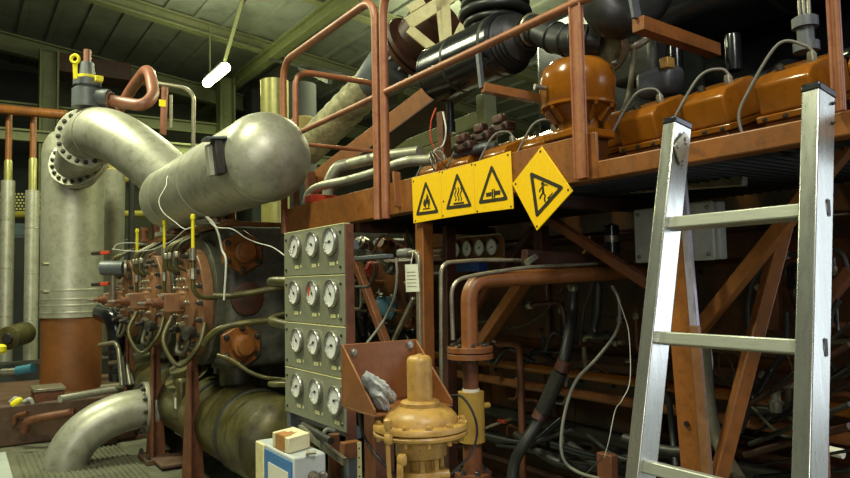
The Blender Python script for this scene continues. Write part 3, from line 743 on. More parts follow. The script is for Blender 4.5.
MB().tube(spline([atX(614, 32, 2.25), atX(620, 43, 2.25), atX(632, 46, 2.25), atX(646, 38, 2.3), atX(652, 28, 2.3)]), .02, 14).thing('pipe_bend', 'tubing', 'silver curved pipe bend under the thick black hose', 'pipe')
bl = T('rubber_bellows', 'stack of black rubber bellows rings above the large black air filter', 'bellows', atX(492, 20, 2.4))
for k, (py, rr, tr) in enumerate(((24, .15, .022), (15, .175, .026), (5, .165, .024), (-6, .175, .026), (-17, .165, .024))):
    MB().torus(atX(495, py, 2.4), (0,0,1), rr, tr, 36, 12).build('bellows_ring', 'rubber', bl)
MB().lathe([(.15, -.2), (.15, .24)], atX(495, 8, 2.4), (0,0,1), 32).build('core', 'rubber', bl)
can2 = canister(.6, 2.0, 2.75, atX(700, 8, 2.75).z+.06, .21, 'second long black cylinder in the shadow at the top right edge above the manifold')
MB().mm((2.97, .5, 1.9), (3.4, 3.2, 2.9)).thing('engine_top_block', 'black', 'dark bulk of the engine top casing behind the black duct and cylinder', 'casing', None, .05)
# bracket channels
def chan(p, q, w, h, lab, name='channel_bracket', m='orange', th=.006):
    p, q = Vector(p), Vector(q); x, y, d = frame(q-p)
    mb = MB()
    mb.bar(p, q, w, h)
    return mb.thing(name, m, lab, 'bracket', None, .001)
chan(atX(638, 24, 2.0), atX(715, 51, 2.5), .05, .05, 'orange brown channel bracket pointing out above the left ladder stile')
chan(atX(483, 88, 2.0), atX(545, 100, 2.3), .045, .04, 'orange channel bracket under the black air filter beside the domed housing')
MB().bar(atX(632, -8, 2.0), atX(637, 19, 2.0), .045, .012, up=(0,1,0)).thing('hanger_plate', 'greysteel', 'grey hanger plate at the top edge above the orange brown channel bracket', 'plate', None, .002)
MB().tube(spline([atX(634, 50, 2.25), atX(632, 75, 2.2), atX(629, 95, 2.2), atX(624, 112, 2.15)]), .012, 10).thing('pipe', 'braid', 'thin brown pipe dropping to the rocker cover beside the domed housing', 'pipe')
cc = atX(668, 62, 2.4); MB().mm(cc+Vector((-.03,-.02,-.03)), cc+Vector((.02,.02,.015))).thing('brass_block', 'ochre', 'small brass coloured block between the channel bracket and the rocker covers', 'fitting', None, .005)
cc = atX(630, 62, 2.5); MB().mm(cc+Vector((-.02,-.14,-.1)), cc+Vector((.1,.10,.08))).thing('pump_casting', 'darkmetal', 'grey cast block behind the domed housing below the silver bend', 'pump', None, .03)
cc = atX(652, 80, 2.4); MB().mm(cc+Vector((-.02,-.1,-.07)), cc+Vector((.1,.08,.05))).thing('pump_casting', 'greysteel', 'grey cast block just above the rocker cover right of the domed housing', 'pump', None, .03)

# ================================================================== exhaust, diagonal beam, shed side of the engine
def strip(p, q, w, h, up=None): return MB().bar(p, q, w, h, up)
dg = T('stringer_beam', 'orange sloping channel beam rising behind the railing under the lagged exhaust', 'beam', at(312, 180, 5.0))
p, q = at(308, 185, 5.1), at(452, 76, 4.3); x_, y_, d_ = frame(q-p)
dn_ = y_ if y_.z < 0 else -y_; bk_ = x_ if x_.y > 0 else -x_
MB().bar(p, q, .02, .12).build('web', 'orange', dg, .004)
MB().bar(p+dn_*.062+bk_*.09, q+dn_*.062+bk_*.09, .20, .012).build('lower_flange', 'rustdark', dg, .002)  # darker colour puts the shade of the beam's underside into this flange
MB().bar(at(309, 172, 5.0), at(314, 208, 5.0), .07, .06, up=(0,1,0)).build('end_post', 'rust', dg, .003)
ex = T('exhaust_pipe', 'silver lagged exhaust pipe rising diagonally behind the left railing', 'exhaust pipe', at(320, 135, 6.0))
pa, pb = at(306, 150, 6.1), at(374, 82, 5.5)
n = 28; rr = [.145+.004*math.sin(i*1.9)+.003*math.sin(i*4.3) for i in range(n+1)]
MB().tube([pa.lerp(pb, i/n) for i in range(n+1)], rr, 22).build('lagging', 'lag', ex)
MB().lathe([(.20, -.02), (.21, 0), (.2, .15), (.17, .17)], at(303, 142, 6.3), (-.25, -.9, .1), 32).build('end_bend', 'tan', ex)
d = (pb-pa).normalized()
pc = at(401, 60, 5.25)
MB().tube([pb-d*.02, pb.lerp(pc, .5), pc], [.15, .19, .19], 26).build('reducer', 'greysteel', ex)
pd = at(409, 52, 5.15)
MB().lathe([(.245, 0), (.245, .03)], pd, d, 36).build('flange', 'rustdark', ex); MB().lathe([(.245, .05), (.245, .08)], pd, d, 36).build('flange', 'rustdark', ex)
bolt_ring(ex, pd, -d, .22, 14, .02, .035, 'bolt')
pe = at(440, 15, 4.9)
MB().tube([pd+d*.07, pe], .185, 30).build('silencer', 'rustdark', ex)
# cream bracing in front of it
ta = lambda px, py: at(px, py, 4.55)
fm = T('exhaust_support_frame', 'cream painted steel bracing frame above the black air filter', 'frame', ta(430, 20))
for a, b, w in (((408,24),(452,-4),.085), ((409,29),(437,52),.06), ((437,-8),(443,48),.035), ((444,-8),(447,44),.07), ((479,-8),(455,42),.055), ((409, 10), (424, 1), .05)):
    MB().bar(ta(*a), ta(*b), w, .03, up=Rm @ Vector((0,0,1))).build('brace', 'cream', fm, .003)
# light pipes on the walkway behind the railing
pp = lambda px, py, t=4.3: at(px, py, t)
MB().tube(rounded([pp(328, 206), pp(328, 182), pp(337, 166), pp(350, 164), pp(380, 157, 4.0), pp(420, 152, 3.8)], .1), .034, 16).thing('pipe', 'cladding', 'silver clad pipe with bend on the walkway behind the railing', 'pipe')
MB().tube(spline([pp(306, 205, 4.1), pp(310, 193, 4.1), pp(322, 186, 4.0), pp(350, 180, 3.8), pp(380, 171, 3.6), pp(405, 162, 3.4), pp(432, 160, 3.3)]), .026, 16).thing('pipe', 'cladding', 'thinner silver pipe lying in front of the clad bend on the walkway', 'pipe')
MB().mm(pp(311, 202, 3.95), pp(347, 193, 3.95)+Vector((0, .2, 0))).thing('plastic_crate', 'redplastic', 'orange red plastic crate on the walkway behind the left railing', 'crate', None, .006)
# distant green pipework and beams seen through the gap
for i, (a, b, w, m, lab) in enumerate((((395, 152), (480, 118), .12, 'greenbeam', 'pale green steel beam seen through the gap below the air filter, upper'), ((395, 165), (470, 137), .10, 'greenbeam', 'pale green steel beam seen through the gap below the air filter, lower'), ((420,178), (490, 152), .05, 'roofbeam', 'grey green rail behind the rocker cover hoses'))):
    MB().bar(at(*a, 6.5), at(*b, 6.0), w, .08, up=Rm @ Vector((0,0,1))).thing('steel_beam', m, lab, 'beam', None, .004)
MB().bar(at(486, 95, 5.5), at(489, 165, 5.5), .12, .1, up=(0,1,0)).thing('steel_column', 'greenbeam', 'pale green column seen through the gap right of the drain spout', 'column', None, .004)
MB().bar(at(443, 112, 4.2), at(446, 182, 4.2), .06, .06, up=(0,1,0)).thing('support_post', 'rust', 'brown post standing behind the hoses above the first signs', 'post', None, .004)
MB().tube(spline([at(436, 108, 3.6), at(431, 122, 3.6), at(431, 140, 3.6), at(436, 152, 3.6), at(440, 172, 3.6)]), .0035, 8).thing('cable', 'redplastic', 'orange red cable dangling beneath the black air filter', 'cable')
MB().tube(spline([at(443, 112, 3.55), at(446, 130, 3.5), at(443, 145, 3.5), at(434, 152, 3.4), at(434, 172, 3.4)]), .0045, 8).thing('cable', 'wire', 'white cable dropping beneath the black air filter', 'cable')
for i in range(3): MB().torus(at(433+4*i, 163-1.5*i, 3.2), (.6, -.6, .2+.2*i), .05, .0035, 24, 8, .8).thing('hose_coil', 'tubing', ['small silver hose loop above the first warning sign, leftmost', 'small silver hose loop above the first warning sign, middle', 'small silver hose loop above the first warning sign, rightmost'][i], 'hose')
for k, (px, py) in enumerate(((466, 147), (484, 137), (503, 128))):
    c = at(px, py, 3.5); t = T('cast_bracket', ('leftmost', 'middle', 'rightmost')[k]+' of the brown bolted castings between the air filter and small rocker covers', 'casting', c, 'brown castings behind the small rocker covers')
    MB().box(c, (.07, .13, .05)).build('body', 'rustdark', t, .012); MB().box(c+Vector((-.02, 0, .04)), (.05, .07, .05)).build('boss', 'rustdark', t, .012)
    for s in (-.045, .045): bolt(t, c+Vector((-.036, s, .0)), (-1,0,0), .01, .014)
MB().mm(at(450, 160, 3.6), at(505, 138, 3.3)+Vector((.1,.1,0))).thing('exhaust_manifold', 'greysteel', 'grey slanting manifold just behind the small rocker covers', 'manifold', None, .03)
# ================================================================== below the walkway
def post(px0, py0, px1, py1, X, w, h, name, m, lab, cat='post', bev=.003, up=(1,0,0), X2=None):
    if py1 > 479:
        a, b = atX(px0, py0, X), atX(px1, py1, X2 or X); f = a.z/(a.z-b.z); b = a+(b-a)*f
        return MB().bar(a, b, w, h, up=up).thing(name, m, lab, cat, None, bev)
    return MB().bar(atX(px0, py0, X), atX(px1, py1, X2 or X), w, h, up=up).thing(name, m, lab, cat, None, bev)
# main front post with the tag
post(424, 222, 428, 560, 1.53, .055, .05, 'support_post', 'orange', 'orange square post under the warning signs, left of the bent orange pipe')
post(449, 226, 452, 520, 1.75, .03, .05, 'support_post', 'rustdark', 'dark red brown post just right of the tagged orange post')
tg = T('hanging_tag', 'white paper tag hanging from the orange post below the flame sign', 'tag', atX(412, 293, 1.42))
c = [atX(*p, 1.42) for p in ((405, 264.5), (417.5, 264), (419.5, 291.5), (406, 292))]
MB().prism(c, (.0015, 0, 0)).build('paper', 'paper', tg)
for k in range(5):
    a, b = c[0].lerp(c[3], .28+k*.13), c[1].lerp(c[2], .28+k*.13); MB().bar(a.lerp(b, .12)+Vector((-.0008,0,0)), a.lerp(b, .8)+Vector((-.0008,0,0)), .0012, .0006, up=(1,0,0)).build('ruled_line', 'hosegrey', tg)
MB().tube([atX(411, 264, 1.425), atX(413, 252, 1.44), atX(416, 250, 1.5)], .0015, 6).build('string', 'wire', tg)
# tube beside the post
MB().tube(rounded([atX(404, 254, 1.5), atX(417, 252, 1.5), atX(419, 262, 1.5), atX(420, 345, 1.5), atX(422, 420, 1.5)], .04), .011, 12).thing('tube', 'tubing', 'galvanised tube running down the left edge of the orange tagged post', 'pipe')
MB().box(atX(405, 253, 1.5), (.05, .07, .035)).thing('tape_bundle', 'hosegrey', 'taped grey cable bundle on the arm left of the tagged post', 'bundle', None, .012)
# arm from the gauge rack
MB().mm(atX(349, 261, 1.05)+Vector((0,0,0)), atX(385, 254, 1.05)+Vector((.03,0,0))).thing('bracket_arm', 'greysteel', 'dark grey flat arm reaching right from the top gauge panel', 'bracket', None, .002)
MB().tube(spline([atX(396, 258, 1.4), atX(397, 275, 1.4), atX(394, 298, 1.4), atX(384, 320, 1.4), atX(368, 342, 1.3), atX(360, 352, 1.25)]), .005, 10).thing('cable', 'hosegrey', 'grey cable curving from the taped bundle down to the brown bracket', 'cable')
MB().tube(rounded([atX(354, 287, 1.3), atX(372, 287, 1.3), atX(376, 263, 1.3)], .05), .006, 8).thing('tube', 'darkmetal', 'thin dark bent tube beside the second gauge panel', 'pipe')
post(356, 262, 387, 345, 1.6, .035, .035, 'brace', 'rust', 'brown diagonal brace right of the gauge panels', 'brace')
post(414, 298, 393, 342, 1.65, .018, .018, 'rod', 'tubing', 'pale thin rod leaning left of the tagged orange post', 'rod')
MB().torus(atX(358, 310, 1.9), (.75, -.6, .1), .17, .022, 32, 10).thing('hose', 'rubber', 'coiled black hose ring in the shadow right of the second gauge panel', 'hose')
pm = T('small_pump', 'small pale blue motor half hidden behind the tagged post and grey cable', 'motor', atX(393, 312, 1.9))
MB().lathe([(.03, 0), (.05, .01), (.05, .10), (.035, .12), (0, .12)], atX(396, 312, 1.9), (-.6, .3, .3), 16).build('body', 'bluepump', pm)
MB().box(atX(391, 300, 1.86), (.04, .05, .04)).build('terminal_box', 'bluepump', pm, .006)
for i, (px, py, s, m, X, n, lab) in enumerate(((362, 243, .05, 'boltbright', 2.0, 'junction_box', 'small pale junction box under the walkway, right of the top gauge panel'), (386, 245, .06, 'orange', 2.1, 'valve_casting', 'small orange casting under the walkway left of the tagged post'), (371, 268, .05, 'redvalve', 2.0, 'valve_casting', 'small red cast valve beside the bent dark tube'), (390, 268, .045, 'boltbright', 2.0, 'coupling', 'bright metal coupling behind the taped bundle'), (409, 322, .04, 'orange', 1.9, 'pipe_stub', 'small orange round stub left of the tagged post'))):
    c = atX(px, py, X); mb = MB(); mb.lathe([(s*.6, -s*.7), (s*.8, -s*.5), (s*.8, s*.3), (s*.5, s*.5), (s*.5, s*.8), (0, s*.8)], c, (-.9, -.2, .3), 12); mb.thing(n, m, lab, 'fitting')
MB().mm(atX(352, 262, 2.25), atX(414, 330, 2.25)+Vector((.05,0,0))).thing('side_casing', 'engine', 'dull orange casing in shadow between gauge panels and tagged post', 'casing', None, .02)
for k in range(5):
    x = 352+k*13; MB().tube(spline([atX(x, 330+k, 2.0), atX(x+8, 318+3*k, 1.95), atX(x+16, 338, 1.95), atX(x+26, 350, 1.9)]), .009, 8).thing('hose', 'rubber', 'thin black hose tangled above the brown bracket', 'hose', 'tangled black hoses above the bracket')
for k, (px, py) in enumerate(((410, 240), (412.5, 242))): MB().torus(atX(px, py, 1.8), (.9, -.3, .2), .055, .006, 24, 8).thing('hose_coil', 'rubber', ('inner' if k else 'outer')+' black cable loop behind the tagged post under the signs', 'cable')
# four small gauges on the engine
XG = 2.05
gb = T('instrument_strip', 'orange strip carrying four small white dials under the walkway', 'gauge panel', atX(476, 258, XG))
c = [atX(*p, XG) for p in ((446, 241), (503, 234), (504, 256), (447, 259))]
MB().prism(c, (.006, 0, 0)).build('backing_plate', 'orange', gb, .001)
MB().bar(atX(447, 261, XG-.01), atX(503, 257.5, XG-.01), .02, .008).build('lower_edge', 'ochresleeve', gb)
MB().tube(rounded([atX(446, 238.5, XG), atX(502, 233.5, XG), atX(504, 240, XG), atX(504, 256, XG)], .02), .004, 8).build('edge_rod', 'tubing', gb)
for k, (px, py, an) in enumerate(((456.5, 250, 2.), (468, 249, 3.6), (480.5, 247.8, 1.2), (493, 247, 1.3))):
    c = atX(px, py, XG-.002); gauge(gb, (XG, c.y, c.z), .040, an)
# bent orange gas pipe
YP = 1.72
gp = T('gas_pipe', 'orange gas pipe rising from a flange and bending right under the walkway', 'pipe', atY(470, 352, YP))
MB().tube(rounded([atY(470, 350, YP), atY(468.5, 281, YP), atY(640, 271, YP)], .07, 8), .0255, 20).build('pipe', 'oxide', gp)
MB().lathe([(.027, -.002), (.027, .002)], atY(469.5, 304, YP), (0,0,1), 20).build('weld_seam', 'oxide', gp)
m = pr(atY(470, 352, YP))[2]/F
cf = atY(470, 352, YP)
MB().lathe([(23*m, 0), (23*m, 5.5*m), (9*m, 6*m)], cf, (0,0,1), 32).build('flange', 'oxide', gp, .001)
MB().lathe([(23*m, -1.2*m), (23*m, -6.5*m), (9*m, -7*m)], cf, (0,0,1), 32).build('flange', 'oxide', gp, .001)
for k in range(8):
    a = 2*PI*(k+.4)/8; bolt(gp, cf+Vector((math.cos(a)*18*m, math.sin(a)*18*m, 5.8*m)), (0,0,1), .006, .009, 'bolt')
    bolt(gp, cf+Vector((math.cos(a)*18*m, math.sin(a)*18*m, -6.8*m)), (0,0,-1), .006, .009, 'bolt')
MB().tube([cf+Vector((0,0,-6*m)), cf+Vector((0,0,-40*m))], 8*m, 18).build('lower_pipe', 'rust', gp)
MB().lathe([(8.6*m, -36*m), (8.6*m, -40*m)], cf, (0,0,1), 18).build('tape_collar', 'paper', gp)
MB().tube([cf+Vector((0,0,-39*m)), cf+Vector((0,0,-88*m))], 13*m, 24).build('sleeve', 'ochresleeve', gp)
MB().tube([cf+Vector((0,0,-87*m)), cf+Vector((0,0,-190*m))], 9.5*m, 18).build('foot_pipe', 'rust', gp)
MB().lathe([(18*m, -118*m), (18*m, -124*m)], cf, (0,0,1), 24).build('foot_flange', 'rust', gp)
for k in range(6):
    a = 2*PI*(k+.2)/6; bolt(gp, cf+Vector((math.cos(a)*14*m, math.sin(a)*14*m, -118*m)), (0,0,1), .008, .012)
MB().lathe([(.009, 0), (.009, .03), (0, .03)], cf+Vector((13*m, 0, -55*m)), (1, .1, 0), 12).build('nipple', 'ochresleeve', gp)
tb = lambda px, py, Y: atY(px, py, Y)
MB().tube(rounded([tb(443, 500, 1.78), tb(441.3, 354, 1.78), tb(441, 263, 1.78), tb(480, 260, 1.8), tb(536, 260.5, 1.8)], .04), .0065, 12).thing('steel_tube', 'tubing', 'outer thin steel tube bending over left of the orange gas pipe', 'pipe')
MB().tube(rounded([tb(453, 340, 1.7), tb(451, 281, 1.7), tb(480, 274, 1.7), tb(525, 267.5, 1.7), tb(597, 263.5, 1.7)], .05), .006, 12).thing('steel_tube', 'tubing', 'inner thin steel tube hugging the elbow of the orange gas pipe', 'pipe')
MB().bar(tb(524, 257, 1.78), tb(597, 262, 1.76), .035, .05).thing('channel', 'rustdark', 'dark brown channel carrying the thin steel tubes above the gas pipe', 'channel', None, .003)
MB().tube([tb(527, 263, 1.74), tb(536, 257, 1.74)], .012, 10).thing('coupling', 'boltbright', 'bright coupling where the thin steel tubes meet', 'coupling')
post(541, 226, 542, 262, 1.9, .045, .045, 'hanger_post', 'rustdark', 'short dark red hanger under the tip of the tilted sign', 'hanger')
MB().mm(atX(452, 272, 2.05), atX(478, 262, 2.05)+Vector((.06,0,0))).thing('junction_box', 'deepblue', 'dark blue box behind the thin steel tubes', 'box', None, .004)
# struts
post(523, 282, 481, 344, 1.78, .05, .04, 'strut', 'oxide', 'light brown square strut slanting behind the orange gas pipe', 'strut', up=(0,0,1))
post(553, 222, 652, 286, 1.75, .035, .03, 'brace', 'rust', 'brown diagonal brace descending from the tilted sign to the left ladder stile', 'brace', up=(0,0,1))
post(534, 229, 503, 268, 2.1, .04, .03, 'brace', 'rustdark', 'dark brown brace left of the tilted sign tip', 'brace', up=(0,0,1))
post(489, 285, 474, 312, 2.1, .03, .03, 'brace', 'rust', 'short brown brace behind the gas pipe elbow', 'brace', up=(0,0,1))
# hoses
def hose(pts, r, lab, m='rubber', n='hose', X=None, cat='hose', seg=14): return MB().tube(spline([atX(*p) for p in pts]), r*.85, seg).thing(n, m, lab, cat)
bh = T('black_hose', 'thick black hose with grey sleeve falling left of the grey cable', 'hose', atX(540, 420, 1.75))
MB().tube(spline([atX(*p) for p in ((573, 283, 1.9), (572, 310, 1.9), (569, 335, 1.85), (562, 365, 1.8), (550, 397, 1.78), (538, 422, 1.75), (524, 444, 1.7), (514, 465, 1.68), (511, 500, 1.66))]), .021, 18).build('hose', 'rubber', bh)
MB().tube([atX(560, 372, 1.79), atX(543, 411, 1.76)], .028, 18).build('sleeve', 'darkmetal', bh)
for a, b in (((565, 361, 1.80), (561, 371, 1.79)), ((542, 411, 1.765), (538, 420, 1.75))): MB().tube([atX(*a), atX(*b)], .028, 14).build('clamp', 'rustdark', bh)
MB().lathe([(.02, 0), (.024, .01), (.02, .03)], atX(573, 283, 1.9), (0,0,-1), 14).build('fitting', 'boltbright', bh)
hose(((598, 282, 1.95), (597, 310, 1.95), (594, 328, 1.95), (598, 336, 1.95), (612, 334, 1.95)), .02, 'black elbow hose right of the thick sleeved hose')
hose(((590, 260, 1.85), (592, 285, 1.85), (585, 305, 1.85), (582, 325, 1.87), (580, 345, 1.9)), .006, 'thin black cable between the two thick black hoses', n='cable', cat='cable', seg=8)
hose(((612, 286, 1.8), (619, 302, 1.8), (617, 330, 1.8), (598, 357, 1.75), (576, 381, 1.7), (565, 412, 1.66), (561, 445, 1.62), (566, 463, 1.6), (580, 473, 1.55), (600, 479, 1.5)), .006, 'grey cable sweeping down between the black hose and the ladder', 'hosegrey', 'cable', cat='cable', seg=12)
hose(((616, 293, 1.7), (623, 312, 1.7), (629, 335, 1.7), (630, 380, 1.68), (622, 400, 1.66), (615, 411, 1.66), (609, 440, 1.64), (604, 458, 1.64)), .0014, 'thin pale wire falling close to the left ladder stile', 'wire', 'wire', cat='wire', seg=6)
hose(((604, 456, 1.63), (592, 468, 1.6), (578, 480, 1.55), (560, 489, 1.5)), .002, 'thin dark wire running left from the brown pipe bracket', 'rubber', 'wire', cat='wire', seg=6)
MB().mm(atX(597, 478, 1.66)+Vector((0,0,-.2)), atX(611, 456, 1.66)+Vector((.03,0,0))).thing('pipe_bracket', 'rust', 'brown steel stub bracket at the bottom left of the ladder', 'bracket', None, .003)
hose(((541, 268, 2.1), (520, 300, 2.1), (500, 317, 2.1), (478, 322, 2.1), (462, 318, 2.1)), .008, 'brown cable sagging behind the orange gas pipe', 'braid', 'cable', cat='cable', seg=8)
hose(((563, 288, 2.2), (545, 312, 2.2), (525, 325, 2.2), (505, 328, 2.2)), .007, 'second brown cable sagging beside the black hose', 'braid', 'cable', cat='cable', seg=8)
hose(((590, 236, 2.1), (585, 250, 2.1), (578, 262, 2.1)), .006, 'short amber wire under the brown diagonal brace', 'ochresleeve', 'wire', cat='wire', seg=6)
# long pipes along the engine
MB().tube([(2.15, 3.4, atX(560, 372, 2.15).z), (2.15, .5, atX(560, 372, 2.15).z)], .021, 16).thing('oil_pipe', 'orange_gloss', 'upper of the two orange pipes running along the engine side', 'pipe')
MB().tube([(2.05, 3.4, atX(560, 391, 2.05).z), (2.05, .5, atX(560, 391, 2.05).z)], .019, 16).thing('oil_pipe', 'oxide', 'lower of the two orange pipes running along the engine side', 'pipe')
MB().tube(rounded([atX(498, 344, 2.0), atX(519, 344, 1.98), atX(521, 380, 1.95), atX(523, 470, 1.9), Vector((1.9, atX(523,470,1.9).y, 0))], .05), .015, 14).thing('drain_pipe', 'rust', 'brown upright pipe with bent top right of the yellow sleeve', 'pipe')
MB().mm((2.2, .95, .1), (2.26, 1.75, .72)).thing('access_panel', 'rustdark', 'dark red brown panel low behind the ladder below the twin pipes', 'panel', None, .01)
rv = T('small_valve', 'small red handled valve low between the yellow sleeve and black hose', 'valve', atX(502, 420, 1.9))
MB().box(atX(502, 421, 1.9), (.02, .045, .015)).build('handle', 'redvalve', rv, .004)
MB().tube([atX(486, 428, 1.9), atX(512, 418, 1.95)], .006, 8).build('stem', 'tubing', rv)
# low tangle of dark pipes, all at their own depths
rnd2 = random.Random(3)
for k in range(9):
    a = (480+k*18, 440+rnd2.uniform(-12, 14), 1.75+.05*(k % 4)); b = (a[0]+rnd2.uniform(60, 120), a[1]+rnd2.uniform(-26, 34), 1.8+.04*(k % 3))
    mid = ((a[0]+b[0])/2, (a[1]+b[1])/2+rnd2.uniform(4, 14), 1.78)
    MB().tube(spline([atX(*a), atX(*mid), atX(*b)]), .008+.004*(k % 3), 10).thing('hose', ('rubber', 'black', 'darkmetal')[k % 3], 'dark hose in the shadowed tangle between the yellow sleeve and the ladder', 'hose', 'dark hoses low left of the ladder')
for k in range(8):
    a = (735+rnd2.uniform(0, 30), 400+k*11, 1.9+.05*(k % 4)); b = (850, 330+k*19+rnd2.uniform(-8, 8), 1.75+.05*(k % 3))
    MB().tube([atX(*a), atX(*b)], .004+.003*(k % 3), 10).thing('pipe', ('darkmetal', 'rustdark', 'black', 'black')[k % 4], 'dark pipe in the shadowed tangle seen through the ladder at lower right', 'pipe', 'dark pipes seen through the ladder')
for k in range(6):
    z = .12+.11*k
    MB().tube([(2.12+.05*(k % 2), 3.2, z), (2.12+.05*(k % 2), .5, z-.02)], .018+.008*(k % 3), 12).thing('pipe', ('rustdark', 'black', 'darkmetal')[k % 3], 'dark horizontal pipe low along the engine bed in shadow', 'pipe', 'dark pipes low along the engine bed')
# electrical plate
XB_ = 1.95
eb = T('junction_box', 'white flat junction box with rounded corners hung behind the left ladder stile', 'junction box', atX(680, 262, XB_))
c0, c1, c2, c3 = [atX(*p, XB_) for p in ((633, 211), (726, 197), (726.5, 259), (637, 263.5))]
zt_, zb_ = (c0.z+c1.z)/2, (c2.z+c3.z)/2; ym = atX(713.5, 230, XB_).y
MB().mm((XB_, ym, zb_), (XB_+.012, c0.y, zt_)).build('lid', 'boxwhite', eb, .008)
MB().mm((XB_+.013, c1.y+.035, zb_+.002), (XB_+.05, c0.y-.01, zt_-.002)).build('case', 'boxgrey', eb, .006)
for py, pz in ((c0.y-.02, zt_-.02), (c0.y-.02, zb_+.02), (ym+.02, zt_-.02), (ym+.02, zb_+.02)): bolt(eb, (XB_, py, pz), (-1,0,0), .006, .006, 'boltbright', 'screw')
# structure behind the ladder
ap = T('angle_post', 'orange angle steel post with worn pale flange just behind the left ladder stile', 'post', atX(700, 520, 1.62))
a, b = atX(669, 178, 1.62), atX(700.5, 560, 1.62); b = a+(b-a)*(a.z/(a.z-b.z))
a2, b2 = atX(679, 178, 1.62), atX(705, 560, 1.62)
wA = abs(atX(668, 346, 1.62).y-atX(690, 346, 1.62).y)
MB().bar(a, b, wA, .008, up=(1,0,0)).build('web', 'orange', ap, .001)
c_, d_2 = atX(682, 178, 1.60), atX(715, 560, 1.60)
mid = c_.lerp(d_2, .40); d_2 = c_+(d_2-c_)*(c_.z/(c_.z-d_2.z))
MB().bar(c_, mid, .022, .012, up=(1,0,0)).build('flange_upper', 'bluelight', ap, .001, label='worn pale lavender flange')
MB().bar(mid, d_2, .026, .012, up=(1,0,0)).build('flange_lower', 'pinkflange', ap, .001, label='red brown flange')
hc = atX(687, 424, 1.612); MB().lathe([(.008, 0), (.008, .003), (0, .003)], hc, (-1,0,0), 16).build('bolt_hole', 'ink', ap)
post(862, 127, 690, 341, 1.72, .036, .036, 'diagonal_brace', 'orange', 'long orange diagonal brace rising right behind the ladder', 'brace', up=(0,0,1), X2=1.70)
post(784, 226, 717, 484, 1.84, .036, .036, 'diagonal_brace', 'orange', 'steep orange brace leaning behind the middle of the ladder', 'brace', up=(0,0,1), X2=1.66)
post(852, 270, 815, 315, 1.95, .04, .03, 'diagonal_brace', 'rust', 'short red brown brace at the right edge behind the right ladder stile', 'brace', up=(0,0,1))
post(820, 390, 826, 560, 1.6, .02, .03, 'support_post', 'rust', 'thin orange post low at the right edge of the ladder', 'post')
post(770, 245, 772, 330, 2.2, .06, .03, 'rib', 'rust', 'brown upright rib of the engine behind the steep brace', 'rib')
hose(((839, 300, 1.9), (830, 318, 1.9), (827, 350, 1.9), (824, 390, 1.9), (822, 420, 1.9)), .009, 'black cable curving down right of the right ladder stile', seg=10)
hose(((768, 262, 2.1), (753, 280, 2.1), (748, 310, 2.1), (750, 345, 2.1)), .012, 'black hose curving behind the steep orange brace', seg=10)
hose(((787, 312, 2.1), (787, 330, 2.1), (784, 352, 2.1), (770, 372, 2.1), (752, 402, 2.0), (740, 432, 2.0)), .012, 'black hose dropping between steep brace and right ladder stile', seg=10)
hose(((704, 345, 1.85), (707, 385, 1.82), (712, 420, 1.8), (722, 450, 1.78), (740, 482, 1.7)), .022, 'braided olive hose behind the angle post', 'braid', seg=14)
hose(((655, 380, 1.9), (668, 400, 1.9), (672, 430, 1.9), (676, 470, 1.85)), .012, 'black hose seen between the left ladder stile and angle post', seg=10)
hose(((710, 345, 1.9), (712, 365, 1.9), (708, 385, 1.9)), .004, 'thin steel chain like wire hanging beside the angle post', 'wire', 'wire', cat='wire', seg=6)
for k, (px, py, r) in enumerate(((735, 372, .07), (765, 360, .10), (722, 366, .05))):
    MB().torus(atX(px, py, 2.0), (.9, -.3, .3), r, .0016, 28, 6).thing('wire_loop', 'braid', 'loose loop of thin wire hanging behind the lower ladder rung', 'wire', 'loose wire loops behind the ladder')
MB().lathe([(.016, -.02), (.02, -.01), (.02, .01), (.014, .015), (.014, .035), (.018, .04), (0, .045)], atX(776, 405, 1.95), (0,0,1), 10).thing('bleed_valve', 'boltbright', 'small bright bleed valve seen between the lower ladder rungs', 'valve')
MB().tube([atX(740, 408, 2.0), atX(795, 412, 2.0)], .014, 12).thing('pipe', 'darkmetal', 'grey pipe carrying the small bright bleed valve', 'pipe')
fb = T('fuse_holder', 'small dark fitting with a pale band on the engine left of the white junction box', 'fitting', atX(612, 240, 2.2))
MB().lathe([(.03, -.06), (.03, .05), (0, .06)], atX(612, 238, 2.2), (0,0,1), 14).build('body', 'black', fb); MB().lathe([(.031, -.012), (.031, .014)], atX(612, 239, 2.2), (0,0,1), 14).build('band', 'boltbright', fb)
MB().bar(atX(620, 190, 1.9), atX(745, 181, 1.9), .03, .03).thing('cable_tray', 'tubing', 'pale bar under the walkway grating above the white junction box', 'bar', None, .003)
lb = atX(835, 452, 1.8); MB().lathe([(.012, -.02), (.012, .02), (.008, .03)], lb, (0, 1, .05), 16).thing('labelled_pipe', 'paper', 'white labelled pipe end low at the right edge', 'pipe')

